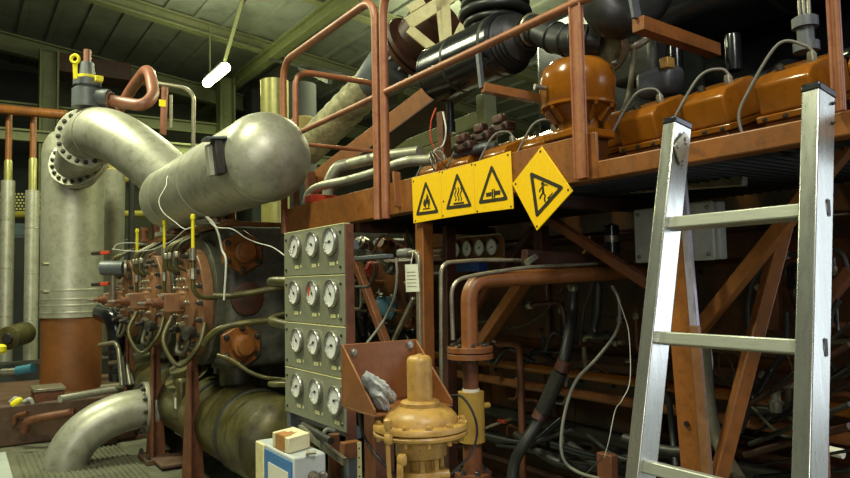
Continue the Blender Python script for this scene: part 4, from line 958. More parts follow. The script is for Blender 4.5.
# small bore pipework and brackets crowding the side of the engine
rnd3_ = random.Random(11)
def clutter(n, x0, x1, y0, y1, lab, grp, mats, X0, X1, rmax=.014):
    for k in range(n):
        px, py = rnd3_.uniform(x0, x1), rnd3_.uniform(y0, y1); X = rnd3_.uniform(X0, X1)
        p = atX(px, py, X); L_ = rnd3_.uniform(.08, .22); s_ = rnd3_.choice((-1, 1)); r = rnd3_.uniform(.004, rmax)
        kind = k % 3
        if kind == 0: pts = rounded([p, p+Vector((0, 0, -L_)), p+Vector((0, s_*L_*.8, -L_)), p+Vector((.1, s_*L_*.8, -L_*1.1))], .04)
        elif kind == 1: pts = rounded([p, p+Vector((0, s_*L_, .02)), p+Vector((0.02, s_*L_*1.1, -L_*.7)), p+Vector((.12, s_*L_*1.2, -L_*.7))], .04)
        else: pts = spline([p, p+Vector((-.02, s_*L_*.4, -.05)), p+Vector((-.01, s_*L_*.9, .02)), p+Vector((.08, s_*L_*1.3, -.04))])
        t = T('small_pipe', lab, 'pipe', p, grp)
        MB().tube(pts, r, 10).build('tube', mats[k % len(mats)], t)
        if kind != 2: MB().lathe([(r*1.5, -.012), (r*1.9, -.008), (r*1.9, .008), (r*1.5, .012)], pts[0].lerp(pts[1], .2), pts[1]-pts[0], 6).build('union_nut', 'boltbright' if k % 2 else 'tubing', t)
clutter(16, 352, 412, 236, 330, 'thin pipe in the crowded gap between the gauge panels and the tagged orange post', 'thin pipes between gauge panels and tagged post', ('tubing', 'rust', 'black', 'oxide', 'darkmetal'), 1.75, 2.15)
clutter(22, 440, 640, 290, 440, 'thin pipe on the shadowed engine side between the gas pipe and the ladder', 'thin pipes between gas pipe and ladder', ('black', 'rust', 'darkmetal', 'tubing', 'rustdark'), 1.95, 2.3, .012)
clutter(18, 690, 850, 250, 440, 'thin pipe on the shadowed engine side seen through the ladder', 'thin pipes seen through the ladder', ('black', 'rust', 'darkmetal', 'braid', 'rustdark'), 1.95, 2.3, .012)
# ================================================================== compressor
XC = 1.22; ZC = 1.20
cyl = [('nearest brown compressor cylinder with tall flanged head beside the gauge panels', 4.58), ('middle brown compressor cylinder between the nearest head and the far one', 5.60), ('farthest brown compressor cylinder close to the silver column', 6.60)]
def compressor(lab, yc):
    t = T('compressor_cylinder', lab, 'compressor', (XC+.5, yc, .6), 'compressor cylinders in a row')
    MB().box((XC+.68, yc, 1.235), (1.14, .86, .86)).build('block', 'blockgrey', t, .05, seg=3)
    MB().lathe([(.40, 0), (.40, .05), (.385, .10)], (XC+.062, yc, ZC), (1,0,0), 56).build('block_flange', 'blockgrey', t, .004)
    MB().lathe([(0, -.04), (.18, -.04), (.21, -.02), (.21, 0), (.335, 0), (.34, .005), (.34, .058), (.335, .062)], (XC, yc, ZC), (1,0,0), 56).build('head_cover', 'pinkflange', t)
    bolt_ring(t, (XC, yc, ZC), (-1,0,0), .30, 18, .016, .03)
    bolt_ring(t, (XC-.04, yc, ZC), (-1,0,0), .15, 10, .012, .025, 'tubing')
    MB().box((XC-.10, yc, ZC-.0), (.13, .12, .12)).build('pocket_body', 'pinkflange', t, .008)
    MB().lathe([(.075, 0), (.075, .03)], (XC-.04, yc, ZC), (-1,0,0), 18).build('pocket_flange', 'pinkflange', t)
    MB().lathe([(.042, 0), (.042, .03), (.03, .03), (.03, .06), (.014, .06), (.014, .10), (0, .10)], (XC-.165, yc, ZC), (-1,0,0), 18).build('pocket_stem', 'rust', t)
    MB().lathe([(.011, .0), (.011, .05), (0, .05)], (XC-.26, yc, ZC), (-1,0,0), 12).build('stem_tip', 'boltbright', t)
    for a in (-.045, .045):
        for b in (-.045, .045): bolt(t, (XC-.165, yc+a, ZC+b), (-1,0,0), .009, .014, 'tubing')
    ys = yc-.43
    for xx, zz in ((1.42, 1.50), (1.41, .94)):
        v = []
        for i in range(6):
            a = 2*PI*(i+.5)/6; v.append(Vector((xx+.135*math.cos(a), ys-.03, zz+.135*math.sin(a))))
        vc = MB().prism(v, (0, .05, 0)).build('valve_cover', 'orange', t, .006)
        MB().lathe([(.07, 0), (.065, .05), (.05, .055), (.05, .085), (.03, .09), (0, .09)], (xx, ys-.03, zz), (0,-1,0), 18).build('cover_boss', 'orange', vc)
        for i in range(6):
            a = 2*PI*(i+.5)/6; bolt(t, (xx+.108*math.cos(a), ys-.03, zz+.108*math.sin(a)), (0,-1,0), .015, .022)
    MB().lathe([(.10, 0), (.10, .02), (.09, .025), (0, .025)], (1.45, ys, 1.22), (0,-1,0), 24).build('round_cover', 'rustdark', t)
    MB().box((XC+.62, yc, 1.68), (1.0, .74, .03)).build('top_plate', 'orange', t, .005)
    for dx, h in ((.10, .09), (.20, .12)):
        MB().lathe([(.05, 0), (.05, .02), (.032, .02), (.032, h), (.042, h), (.042, h+.03), (0, h+.03)], (XC+dx, yc-.22, 1.695), (0,0,1), 8).build('top_casting', 'orange', t)
    # small bore pipework on the head
    for a, r_ in ((.22, .012), (-.05, .010), (.12, .012)):
        MB().tube(rounded([(XC-.03, yc+a, ZC+.20), (XC-.09, yc+a, ZC+.22), (XC-.09, yc+a-.02, ZC+.36), (XC+.05, yc+a-.05, ZC+.44)], .05), r_, 10).build('small_pipe', 'olive', t)
        MB().lathe([(.018, -.02), (.022, -.012), (.022, .012), (.018, .02)], (XC-.09, yc+a-.01, ZC+.30), (0,0,1), 8).build('pipe_nut', 'tubing', t)
    for a in (-.17, .16): MB().lathe([(.02, 0), (.028, .01), (.028, .05), (.016, .055), (.016, .085), (0, .085)], (XC-.005, yc+a, ZC-.17), (-1, 0, -.2), 10).build('drain_fitting', 'bolt', t)
    return t
for lab, yc in cyl: compressor(lab, yc)
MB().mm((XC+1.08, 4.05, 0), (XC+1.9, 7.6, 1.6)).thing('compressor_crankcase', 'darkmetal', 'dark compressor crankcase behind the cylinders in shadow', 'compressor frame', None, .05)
# wedge supports
wl_ = ['red brown tapered support under the nearest compressor cylinder', 'red brown tapered support under the middle compressor cylinder', 'red brown tapered support under the farthest compressor cylinder']
for (lab, yc), wl2 in zip(cyl, wl_):
    t = T('tapered_support', wl2, 'support', (XC, yc, 0), 'tapered supports under the compressor')
    zt9 = .90
    mb = MB(); mb.prism([(XC+.0, yc-.028, zt9), (XC+.0, yc+.028, zt9), (XC-.02, yc+.10, .04), (XC-.02, yc-.10, .04)], (.012, 0, 0)); mb.build('face_plate', 'rust', t, .002)
    MB().prism([(XC+.01, yc-.005, zt9), (XC+.05, yc-.005, zt9), (XC+.10, yc-.005, .04), (XC-.01, yc-.005, .04)], (0, .012, 0)).build('web', 'rust', t, .002)
    MB().box((XC+.03, yc, .02), (.20, .30, .04)).build('foot_plate', 'plinth', t, .004)
    for s_ in (-1, 1): bolt(t, (XC-.05, yc+s_*.12, .04), (0,0,1), .016, .03)
    MB().tube(rounded([(XC-.02, yc-.15, 1.05), (XC-.06, yc-.15, .88), (XC-.06, yc+.08, .88), (XC-.02, yc+.10, 1.0)], .1), .014, 10).build('lifting_loop', 'braid', t)
# yellow capped lubricator rods with bent tubes
rl = ['tallest yellow capped rod with bent tube on the nearest compressor cylinder', 'yellow capped rod with bent tube on the middle compressor cylinder', 'yellow capped rod with bent tube on the farthest compressor cylinder']
for i, ((lab, yc), r2) in enumerate(zip(cyl, rl)):
    y = yc-.60; x = atY((193, 164.5, 137)[i], 240, y).x
    zt8 = atY(193, (214, 221, 230)[i], y).z; zc8 = zt8-.20
    t = T('sight_rod', r2, 'rod', (x, y, 1.2), 'yellow capped rods on the compressor')
    MB().tube(rounded([(x, y, zc8), Vector((x, y, atY(193, 297, y).z)), atY((217, 186, 154)[i], 298, y+.02)], .09, 8), .013, 12).build('bent_tube', 'olive', t)
    MB().tube([(x, y, zc8-.06), (x, y, zc8+.01)], .02, 10).build('coupling', 'tubing', t)
    MB().tube([(x, y, zc8), (x, y, zt8-.02)], .010, 10).build('yellow_rod', 'safety', t)
    MB().lathe([(.014, 0), (.014, .02), (.009, .03), (0, .03)], (x, y, zt8-.03), (0,0,1), 10).build('cap', 'safety', t)
    MB().tube([(x, y, 1.34), (x, y, 1.40)], .019, 8).build('nut', 'tubing', t)
q = lambda px, py, Y: atY(px, py, Y)
MB().tube(spline([q(214, 296, 3.9), q(228, 296, 3.86), q(250, 293, 3.84), q(272, 289, 3.8), q(300, 286, 3.7), (XP+.06, 2.6, 1.31), (XP+.03, 2.33, 1.31)]), .018, 12).thing('tube', 'olive', 'bronze tube running right from the nearest cylinder head to the gauge panels, upper', 'pipe')
MB().tube(spline([q(204, 345, 4.0), q(210, 336, 3.95), q(222, 328, 3.9), q(245, 323, 3.86), q(270, 320, 3.84), q(300, 312, 3.8), (XP+.10, 2.7, 1.16), (XP+.03, 2.33, 1.15)]), .018, 12).thing('tube', 'olive', 'bronze tube running right from the nearest cylinder head to the gauge panels, lower', 'pipe')
MB().tube(spline([q(218, 355, 3.8), q(232, 360, 3.7), q(250, 372, 3.65), q(268, 378, 3.6), q(290, 380, 3.5), (XP+.05, 2.6, .92), (XP+.03, 2.33, .95)]), .010, 10).thing('cable', 'olive', 'thin bronze cable drooping below the lower valve cover', 'cable')
# white signal wires
W = lambda lab, pts, r=.003: MB().tube(spline([at(*p) for p in pts]), r, 8).thing('wire', 'wire', lab, 'wire')
W('white wire hanging from the horizontal vessel down to the compressor heads', ((190, 153, 4.9), (180, 162, 4.6), (168, 176, 4.4), (166, 186, 4.3), (159, 200, 4.25), (163, 212, 4.2), (175, 222, 4.15), (185, 229, 4.1), (196, 226, 4.05)))
W('white wire sagging between the yellow capped rods', ((112, 249, 5.9), (130, 251, 5.4), (150, 250, 4.9), (170, 242, 4.4), (185, 230, 4.1), (196, 226, 4.05)))
W('pale wire crossing the top of the nearest cylinder toward the gauge panels', ((206, 217, 3.9), (216, 227, 3.8), (232, 229, 3.72), (246, 238, 3.66), (258, 243, 3.6), (272, 247, 3.5), (284, 255, 3.3), (300, 268, 2.7), (305, 270, 2.48)))
W('short white wire ends sticking up by the orange top castings', ((207, 217, 3.85), (214, 224, 3.85), (219, 236, 3.85), (222, 250, 3.85), (226, 262, 3.82), (224, 300, 3.82)), .006)
W('thin pale wire looping left from the farthest rod', ((113, 250, 6.3), (118, 244, 6.3), (135, 243, 6.2), (152, 246, 6.0)), .006)
# ---------------- vessels
vt = T('suction_vessel', 'large silver horizontal pressure vessel above the compressor cylinders', 'pressure vessel', (1.3, 4.4, 1.67))
VR = .228; VX, VZ = 1.30, 1.955
y0, y1 = 3.40, 5.35
prof = [(0, -.17)]+[(VR*math.sin(a), -.17*math.cos(a)) for a in [PI/2*i/9 for i in range(1, 10)]]+[(VR, .05), (VR, y1-y0)]+[(VR*math.cos(a), y1-y0+.17*math.sin(a)) for a in [PI/2*i/8 for i in range(1, 8)]]+[(0, y1-y0+.17)]
MB().lathe(prof, (VX, y0, VZ), (0,1,0), 56).build('shell', 'galv', vt)
for y in (.02, .9, 1.7): MB().lathe([(VR, 0), (VR+.004, .004), (VR+.004, .012), (VR, .016)], (VX, y0+y, VZ), (0,1,0), 56).build('weld_seam', 'galv', vt)
def cylhit(px, py):
    d = ray(px, py); A_, B_ = d.x**2+d.z**2, 2*(d.x*(EYE.x-VX)+d.z*(EYE.z-VZ)); C_ = (EYE.x-VX)**2+(EYE.z-VZ)**2-VR**2
    D_ = B_*B_-4*A_*C_; return EYE+d*((-B_-math.sqrt(max(D_, 0)))/(2*A_))
h0 = cylhit(222, 158); rad = Vector((h0.x-VX, 0, h0.z-VZ)).normalized(); tan_ = Vector((0,1,0)).cross(rad)
if tan_.z < 0: tan_ = -tan_
MB().bar(h0+rad*.02-tan_*.085, h0+rad*.02+tan_*.085, .045, .085, up=Vector((0,1,0))).build('nameplate_bracket', 'darkmetal', vt, .006)
MB().bar(h0+rad*.05-tan_*.085+Vector((0,.03,0)), h0+rad*.05+tan_*.07+Vector((0,.03,0)), .03, .05, up=Vector((0,1,0))).build('nameplate', 'cladding', vt, .003)
MB().bar(h0+rad*.03+tan_*.088, h0+rad*.03+tan_*.10, .10, .10, up=Vector((0,1,0))).build('bracket_cap', 'greysteel', vt, .002)
for y in (4.45, 5.55):
    MB().lathe([(.13, 0), (.13, .03), (.095, .03), (.095, .12)], (VX+.06, y, 1.685), (0,0,1), 28).build('neck', 'cladding', vt)
# elbow pipe from column
tC = 6.75
col = T('silver_column', 'tall silver insulated column with red brown base at the left', 'column', at(70, 388, tC))
cb_ = at(71, 388, tC); rC = 28.3/F*tC; ct_ = at(73, 152, tC)
zb2, zt2, zm = cb_.z, ct_.z, at(70, 317, tC).z
bx_, by_ = cb_.x, cb_.y
MB().tube([(bx_, by_, zm), (bx_, by_, zt2)], rC*1.02, 48).build('cladding_shell', 'cladding', col)
MB().tube([(bx_, by_, zb2), (bx_, by_, zm)], rC*.98, 48).build('painted_base', 'colbase', col)
for py in (290, 299, 305, 312): zz = at(70, py, tC).z; MB().lathe([(rC*1.02, -.012), (rC*1.032, 0), (rC*1.02, .012)], (bx_, by_, zz), (0,0,1), 48).build('cladding_band', 'cladding', col)
# domed top
MB().lathe([(rC*1.02, 0), (rC*.98, .08), (rC*.8, .18), (rC*.5, .24), (0, .26)], (bx_, by_, zt2), (0,0,1), 48).build('cladding_cap', 'cladding', col)
for px, py in ((45, 264), (45, 292)): MB().tube([at(px+3, py, tC-.28), at(px-3, py, tC-.35)], .018, 8).build('tapping', 'tubing', col)
el = T('elbow_pipe', 'large silver bent pipe joining the column flange to the horizontal vessel', 'pipe', at(110, 140, 5.9))
pA = Vector((bx_, by_, at(75, 178, tC).z)); f2 = at(79, 161, 6.55); f1 = at(88, 138, 6.15)
cur = spline([pA, f2, f1, at(98, 133, 5.92), at(117, 138, 5.75), at(146, 158, 5.6), at(174, 183, 5.48), at(203, 209, 5.35)], 10)
ds = []
rr = [.203+.010*min(1, max(0, (i-22)/10)) for i in range(len(cur))]
MB().tube(cur, rr, 40).build('pipe', 'galv', el)
dF = (f1-f2).normalized(); dF = (dF*.42 + (EYE-f1).normalized()*.9).normalized(); dF2 = (Vector((.12, -.75, .62))).normalized()
def flangepair(par, c, d, R, th, n, br, m='cladding'):
    for s in (-1, 1):
        MB().lathe([(R, s*.004), (R, s*(th+.004)), (R*.72, s*(th+.005))], c, d, 44).build('flange', m, par, .003)
    for s in (-1, 1): bolt_ring(par, Vector(c)+d*s*(th+.004), d*s, R*.86, n, br, br*1.3)
d1 = (cur[23]-cur[17]).normalized(); d2 = (cur[12]-cur[8]).normalized()
n1 = (Rm @ Vector((.22, .18, 1))).normalized(); n2 = (Rm @ Vector((-.05, .42, 1))).normalized()
flangepair(el, f1, n1, .268, .03, 20, .017)
flangepair(el, f2, n2, .272, .03, 20, .017)
MB().tube([cur[30]+Vector((0,0,0)), cur[30]+(cur[31]-cur[30])*.2], .219, 40).build('weld_seam', 'galv', el)
# relief valve on top
tv = 6.0
rvp = lambda px, py, t=tv: at(px, py, t)
rv = T('relief_valve', 'grey safety relief valve with yellow lever on top of the bent pipe', 'relief valve', rvp(87, 107))
mv = tv/F; cb = rvp(87, 104)
zv = lambda py: (104-py)*mv
MB().lathe([(14*mv, zv(108)), (14*mv, zv(90)), (11*mv, zv(88)), (13*mv, zv(86)), (13*mv, zv(80)), (9*mv, zv(78)), (7.5*mv, zv(77)), (6*mv, zv(62)), (0, zv(62))], cb, (0,0,1), 28).build('body', 'greysteel', rv)
MB().lathe([(3.6*mv, zv(62)), (3.6*mv, zv(49)), (0, zv(49))], cb, (0,0,1), 16).build('cap', 'brownpipe', rv)
MB().lathe([(10.5*mv, zv(78.5)), (10.5*mv, zv(76)), (7*mv, zv(76))], cb, (0,0,1), 24).build('yellow_ring', 'safety', rv)
MB().box(rvp(99, 79, tv-.1), (.06, .05, .045)).build('yellow_stub', 'safety', rv, .004)
MB().bar(rvp(75.5, 79, tv-.12), rvp(75, 63, tv-.12), .036, .012, up=Rm @ Vector((0,0,1))).build('lever', 'safety', rv, .003)
MB().torus(rvp(75, 59, tv-.12), Rm @ Vector((0,0,1)), .032, .013, 24, 8).build('lever_eye', 'safety', rv)
dn = (rvp(112, 100)-rvp(95, 99)).normalized()
MB().lathe([(9*mv, -.07), (9*mv, .08)], rvp(100, 98), dn, 20).build('outlet', 'greysteel', rv)
MB().lathe([(8*mv, 0), (8*mv, .025)], rvp(105, 99.5), dn, 20).build('outlet_flange', 'greysteel', rv)
bp_ = T('vent_pipe', 'red brown looped vent pipe leaving the relief valve', 'pipe', rvp(125, 100))
MB().lathe([(8*mv, 0), (8*mv, .025)], rvp(108, 100), dn, 20).build('flange', 'brownpipe', bp_)
bolt_ring(bp_, rvp(111.5, 100), dn, 6.4*mv, 8, .012, .015)
MB().tube(rounded([rvp(108, 100), rvp(143, 106, 5.9), rvp(154, 96, 6.0), rvp(149, 66, 6.25), rvp(132, 88, 6.8), rvp(120, 108, 7.0)], .26, 9), 5.9*mv, 20).build('pipe', 'brownpipe', bp_)
MB().tube(rounded([rvp(155, 83, 7), rvp(186, 88, 7), rvp(194, 96, 7), rvp(193, 150, 7)], .12), .022, 12).thing('drip_pipe', 'tubing', 'thin steel pipe arching right of the looped vent pipe', 'pipe')
MB().tube([rvp(165, 87, 7.2), rvp(163, 135, 7.2)], .035, 12).thing('downpipe', 'brownpipe', 'thin brown vertical pipe behind the vent loop', 'pipe')
MB().tube([rvp(171, 95, 7.4), rvp(171, 128, 7.4)], .018, 10).thing('downpipe', 'tubing', 'thin pale vertical pipe beside the brown one behind the bent silver pipe', 'pipe')
MB().mm(rvp(159, 106, 7.1), rvp(167, 99, 7.1)+Vector((0,.05,0))).thing('yellow_tag', 'safety', 'small yellow tag on the thin vertical pipe behind the vent loop', 'tag', None, .003)
# discharge bottle
db = T('discharge_bottle', 'big oily olive drum vessel lying low under the compressor cylinders', 'pressure vessel', (1.46, 5, .2))
BX, BZ, BR = 1.50, .42, .25
MB().lathe([(0, -.10), (.12, -.09), (.2, -.06), (.245, -.02), (BR, .05), (BR, .4)], (BX, 3.75, BZ), (0,1,0), 48).build('end_cap', 'olive', db)
MB().tube([(BX, 4.15, BZ), (BX, 7.2, BZ)], BR*.985, 48).build('shell', 'olive', db)
for y in (4.1, 4.7, 5.9): MB().lathe([(BR*.98, 0), (BR*1.03, .01), (BR*1.03, .05), (BR*.98, .06)], (BX, y, BZ), (0,1,0), 48).build('band', 'darkmetal', db)
for lab, yc in cyl: MB().lathe([(.13, 0), (.13, .2), (.18, .2), (.18, .26)], (BX+.05, yc, BZ+.15), (0,0,1), 24).build('neck', 'olive', db)
# floor elbow
fe = T('floor_elbow', 'silver elbow pipe curving from the compressor drum down into the floor', 'pipe', atZ(66, 468, 0))
b0 = atZ(66, 468, 0); c1 = atY(142, 408, b0.y+.02)
Rb = .150; zc = c1.z
ax_, az_ = c1.x-b0.x, zc
MB().tube([b0+Vector((0,0,-.02))]+[Vector((b0.x+ax_*(1-math.cos(a)), b0.y, az_*math.sin(a))) for a in [PI/2*i/20 for i in range(21)]], Rb, 32).build('elbow', 'galv', fe)
fx = c1.x
for dx in (0, .05):
    MB().lathe([(.20, 0), (.20, .035), (.15, .036)], (fx+dx, b0.y, zc), (1,0,0), 40).build('flange', 'cladding', fe, .003)
bolt_ring(fe, (fx, b0.y, zc), (-1,0,0), .178, 12, .015, .025); bolt_ring(fe, (fx+.086, b0.y, zc), (1,0,0), .178, 12, .015, .025)
MB().tube([(fx+.08, b0.y, zc), (BX, b0.y, zc)], Rb, 32).build('nozzle', 'olive', fe)
MB().box((XC+.10, 5.05, .52), (.14, .16, .30)).thing('actuator_box', 'olive', 'dirty olive actuator box between the tapered supports, with a white tag', 'box', None, .03)
MB().box((XC+.028, 5.02, .50), (.004, .04, .07)).thing('white_tag', 'paper', 'small white tag stuck on the olive actuator box', 'tag')
MB().lathe([(.05, 0), (.12, .03), (.14, .08), (.14, .16), (.16, .16), (.16, .2), (.10, .2), (.10, .28)], (XC+.22, 5.15, .50), (-.5, -.2, 1), 20).thing('gate_valve', 'olive', 'rounded oily valve casting behind the nearest tapered support', 'valve')
for k, (px, py, X, s, lab) in enumerate(((104, 438, .95, .1, 'red brown rusty casting on the floor under the silver elbow, left'), (122, 432, 1.05, .12, 'rusty casting on the floor under the elbow flange, right'))):
    c = atZ(px, py+8, .0); MB().box(c+Vector((0,0,s*.6)), (s*1.8, s*1.6, s*1.0)).thing('casting', 'rustdark', lab, 'casting', None, s*.3, seg=3)
bb = atZ(163, 466, 0); MB().box(bb+Vector((.1,0,.03)), (.3, .34, .03)).thing('base_plate', 'plinth', 'dirty brown base block under the middle tapered support', 'base', None, .01)
# small transmitter stuff left of the compressor
st_ = T('filter_housing', 'small grey blue cylinder mounted beside the column left of the compressor heads', 'filter', at(113, 268, 6.0))
MB().tube([at(102, 268, 6.0), at(124, 268, 6.0)], .062, 20).build('shell', 'greysteel', st_); MB().lathe([(.07, 0), (.07, .02)], at(124, 268, 6.0), (1,-.2,0), 20).build('end_flange', 'tubing', st_)
MB().tube([at(113, 274, 6.0), at(113, 300, 6.0)], .02, 10).build('drain', 'tubing', st_)
for py, w in ((253, 'upper'), (284, 'lower')):
    v = T('ball_valve', w+' small valve with red handle on the right side of the silver column', 'valve', at(103, py, 6.2))
    MB().tube([at(93, py+.5, 6.3), at(101, py, 6.2)], .02, 10).build('body', 'bolt', v); MB().bar(at(101, py, 6.2), at(109, py-.5, 6.15), .025, .03).build('handle', 'redvalve', v, .004)
MB().tube([at(115, 170, 7.6), at(112, 345, 7.6)], .105, 28).thing('silver_pipe', 'cladding', 'slimmer silver clad vertical pipe right behind the column', 'pipe')
MB().lathe([(.10, 0), (.07, .03), (.07, .12), (.085, .12), (.085, .16), (.06, .2)], at(115, 171, 7.6), (0,0,1), 24).thing('pipe_neck', 'tan', 'brassy necked top of the slim pipe behind the column', 'fitting')
MB().tube(rounded([at(102, 312, 6.6), at(116, 318, 6.4), at(119, 345, 6.4), at(119, 380, 6.4)], .2), .09, 18).thing('black_elbow', 'black', 'black elbow pipe leaving the column base to the right', 'pipe')
for k in range(4):
    MB().tube(rounded([at(100+5*k, 345+9*k, 6.3), at(118+4*k, 342+9*k, 6.1), at(122+4*k, 385, 6.0)], .1), .02, 10).thing('small_pipe', ('tubing', 'darkmetal')[k % 2], 'small dark pipe in the clutter right of the column base', 'pipe', 'small pipes right of the column base')
MB().tube([at(102, 388, 6.2), at(145, 383, 6.1)], .03, 12).thing('conduit', 'tubing', 'pale horizontal conduit behind the elbow flange', 'pipe')
MB().tube([at(60, 399, 5.7), at(130, 387, 6.3)], .03, 12).thing('conduit', 'galv', 'pale pipe lying behind the floor elbow from the brown box', 'pipe')
for lab, yc in cyl[:2]:
    MB().tube(spline([(XC-.15, yc-.2, 1.12), (XC-.22, yc-.28, .98), (XC-.15, yc-.36, .84), (XC-.05, yc-.40, .95), (XC+.0, yc-.36, 1.08)]), .014, 10).thing('hose', 'olive', 'olive looped hose hanging in front of the %s' % ('nearest tapered support' if yc < 5 else 'middle tapered support'), 'hose')
    MB().lathe([(.03, 0), (.04, .02), (.04, .06), (.02, .07), (0, .07)], (XC-.04, yc-.26, 1.02), (-1, -.4, 0), 14).thing('drain_valve', 'bolt', 'dark small drain valve at the lower rim of the %s compressor head' % ('nearest' if yc < 5 else 'middle'), 'valve')

# ---------------- left background
for px0, py0, px1, py1, ptop, lab in ((11.5, 180, 2, 340, 157, 'leftmost slim silver clad pipe at the photo edge'), (36, 190, 27, 342, 155, 'slim silver clad pipe left of the column')):
    t = 8.0; b = at(px1, py1, t); c = Vector((b.x, b.y, at(px0, py0, t).z))
    px_m = at((px0+px1)/2, (py0+py1)/2, t); b.x = px_m.x; b.y = px_m.y; c.x = b.x; c.y = b.y
    o = T('clad_pipe', lab, 'pipe', b, 'slim clad pipes at the left')
    MB().tube([b-Vector((0,0,.6)), c], .073, 24).build('cladding', 'cladding', o)
    tp = at(px0, ptop, t).z
    MB().lathe([(.043, 0), (.043, tp-c.z-.04), (.03, tp-c.z-.01), (0, tp-c.z)], c, (0,0,1), 18).build('pipe', 'goldclad', o)
    for f in (.15, .45, .75): MB().lathe([(.073, -.004), (.076, 0), (.073, .004)], b.lerp(c, f), (0,0,1), 24).build('band', 'tubing', o)
    MB().tube([Vector((c.x, c.y, tp-.02)), Vector((c.x, c.y, at(px0, 112, t).z))], .035, 12).build('riser', 'orange', o)
MB().tube([at(-330, 80, 8.0), at(66, 115, 8.0)], .055, 16).thing('header_pipe', 'orange', 'orange horizontal header pipe at the upper left', 'pipe')
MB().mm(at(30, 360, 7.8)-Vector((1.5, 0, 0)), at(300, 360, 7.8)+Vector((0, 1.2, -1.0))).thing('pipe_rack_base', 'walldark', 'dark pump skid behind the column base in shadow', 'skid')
pg = T('floor_plinth', 'brown concrete plinth under the silver column', 'plinth', (bx_, by_, 0))
MB().mm((bx_-2.2, by_-.75, 0.0), (bx_+1.0, by_+1.5, zb2)).build('block', 'plinth', pg, .02)
xb_ = T('terminal_box', 'brown steel box with dusty lid in front of the column base', 'box', at(52, 412, 5.95))
pA, pB = at(34, 413, 5.95), at(67, 392, 5.95)
MB().mm(pA, Vector((pB.x, pA.y+.3, pB.z))).build('body', 'rust', xb_, .008)
MB().mm(Vector((pA.x-.01, pA.y-.02, pB.z)), Vector((pB.x+.01, pA.y+.32, pB.z+.025))).build('lid', 'tubing', xb_, .004)
MB().tube(rounded([at(24, 432, 5.75), at(26, 422, 5.75), at(40, 418, 5.75), at(75, 412, 5.8)], .1), .035, 12).thing('pipe_loop', 'rust', 'bent brown pipe on the floor below the brown box', 'pipe')
MB().tube(rounded([at(14, 425, 5.8), at(15, 416, 5.8), at(27, 413, 5.8)], .08), .02, 10).thing('pipe_loop', 'rust', 'small bent pipe end left of the brown floor box', 'pipe')
tt = T('power_tool', 'blue power tool lying on the plinth at the left edge', 'tool', at(28, 372, 5.9))
MB().tube([at(17, 371, 5.9), at(33, 368, 5.9)], .04, 14).build('body', 'tealtool', tt); MB().tube([at(2, 372, 5.9), at(18, 371, 5.9)], .028, 12).build('nose', 'boltbright', tt)
MB().tube(spline([at(10, 402, 5.6), at(16, 398, 5.6), at(22, 402, 5.6), at(30, 399, 5.6), at(33, 404, 5.6)]), .014, 8).thing('cloth', 'rag', 'crumpled white strap lying by the brown floor box', 'strap')
MB().lathe([(.02, -.04), (.03, 0), (.02, .04), (0, .05)], at(16.5, 402, 5.55), (1,-.2,.6), 10).thing('yellow_plug', 'safety', 'small yellow plug on the strap by the brown floor box', 'plug')
vw = T('motor_drum', 'olive round motor end at the left edge beside the slim pipes', 'motor', at(10, 345, 7.2))
MB().lathe([(.09, -.03), (.12, -.02), (.12, .3), (.1, .34)], at(9, 338, 7.2), (.5, .8, .1), 24).build('drum', 'olive', vw)
MB().lathe([(.05, -.05), (.06, -.03), (.06, 0)], at(9, 338, 7.2), (.5, .8, .1), 16).build('hub', 'darkmetal', vw)
MB().lathe([(.03, -.04), (.05, -.02), (.05, .02), (.03, .04)], at(0, 349, 6.0), (0,0,1), 16).thing('yellow_valve_top', 'safety', 'bright yellow knob at the left edge of the photo', 'knob')
lv = T('louvred_cabinet', 'blue grey louvred cabinet behind the slim silver pipes', 'cabinet', at(20, 330, 9.5))
MB().mm(at(-20, 340, 9.5), at(60, 222, 9.5)+Vector((0,.4,0))).build('case', 'louver', lv, .01)
for k in range(9):
    a = at(-12, 235+k*9, 9.45); b = at(58, 235+k*9, 9.45); MB().bar(a, b, .05, .015).build('slat', 'louver', lv)
for px, py, m, lab in ((20, 276, 'redvalve', 'small red round sign on the louvred cabinet'), (23, 287, 'paper', 'small white card on the louvred cabinet below the red sign'), (15, 322, 'redvalve', 'small red item low in front of the louvred cabinet')):
    MB().mm(at(px-2.5, py+3, 9.35), at(px+2.5, py-3, 9.35)+Vector((0,.03,0))).thing('small_sign', m, lab, 'sign', None, .004)
for py, lab in ((215, 'yellow handrail bar crossing behind the column, lower'), (180, 'yellow handrail bar crossing behind the column, upper')):
    MB().tube([at(-10 if py > 200 else 110, py, 9.0), at(150, py-1, 9.0)], .045, 10).thing('handrail', 'dullyellow', lab, 'handrail')
pf2 = MB()
for i in range(14):
    for j in range(8): pf2.box(at(-3+i*3.6+(j % 2)*1.8, 194+j*3, 9.2), (.025, .01, .025))
pf2.thing('perforated_screen', 'goldclad', 'pale dotted perforated screen behind the slim silver pipes', 'screen')
MB().tube([at(132, 172, 8.6), at(130, 350, 8.6)], .035, 10).thing('downpipe', 'darkmetal', 'dark thin vertical pipe right of the slim silver pipe behind the column', 'pipe')
gb0 = at(275, 150, 6.8); gb1 = at(301, 150, 7.6); gb0.z = gb1.z = 1.6
gc = T('flue_cylinder', 'yellow green reflective clad cylinder rising behind the horizontal vessel', 'flue', at(275, 118, 6.8))
MB().tube([gb0, Vector((at(275, 150, 6.8).x, at(275, 150, 6.8).y, at(275, 80, 6.8).z))], .135, 30).build('cladding', 'goldclad', gc)
MB().tube([gb1, Vector((at(301, 150, 7.6).x, at(301, 150, 7.6).y, at(301, 84, 7.6).z))], .17, 24).thing('flue_cylinder', 'walldark', 'dark round flue right of the reflective clad cylinder', 'flue')
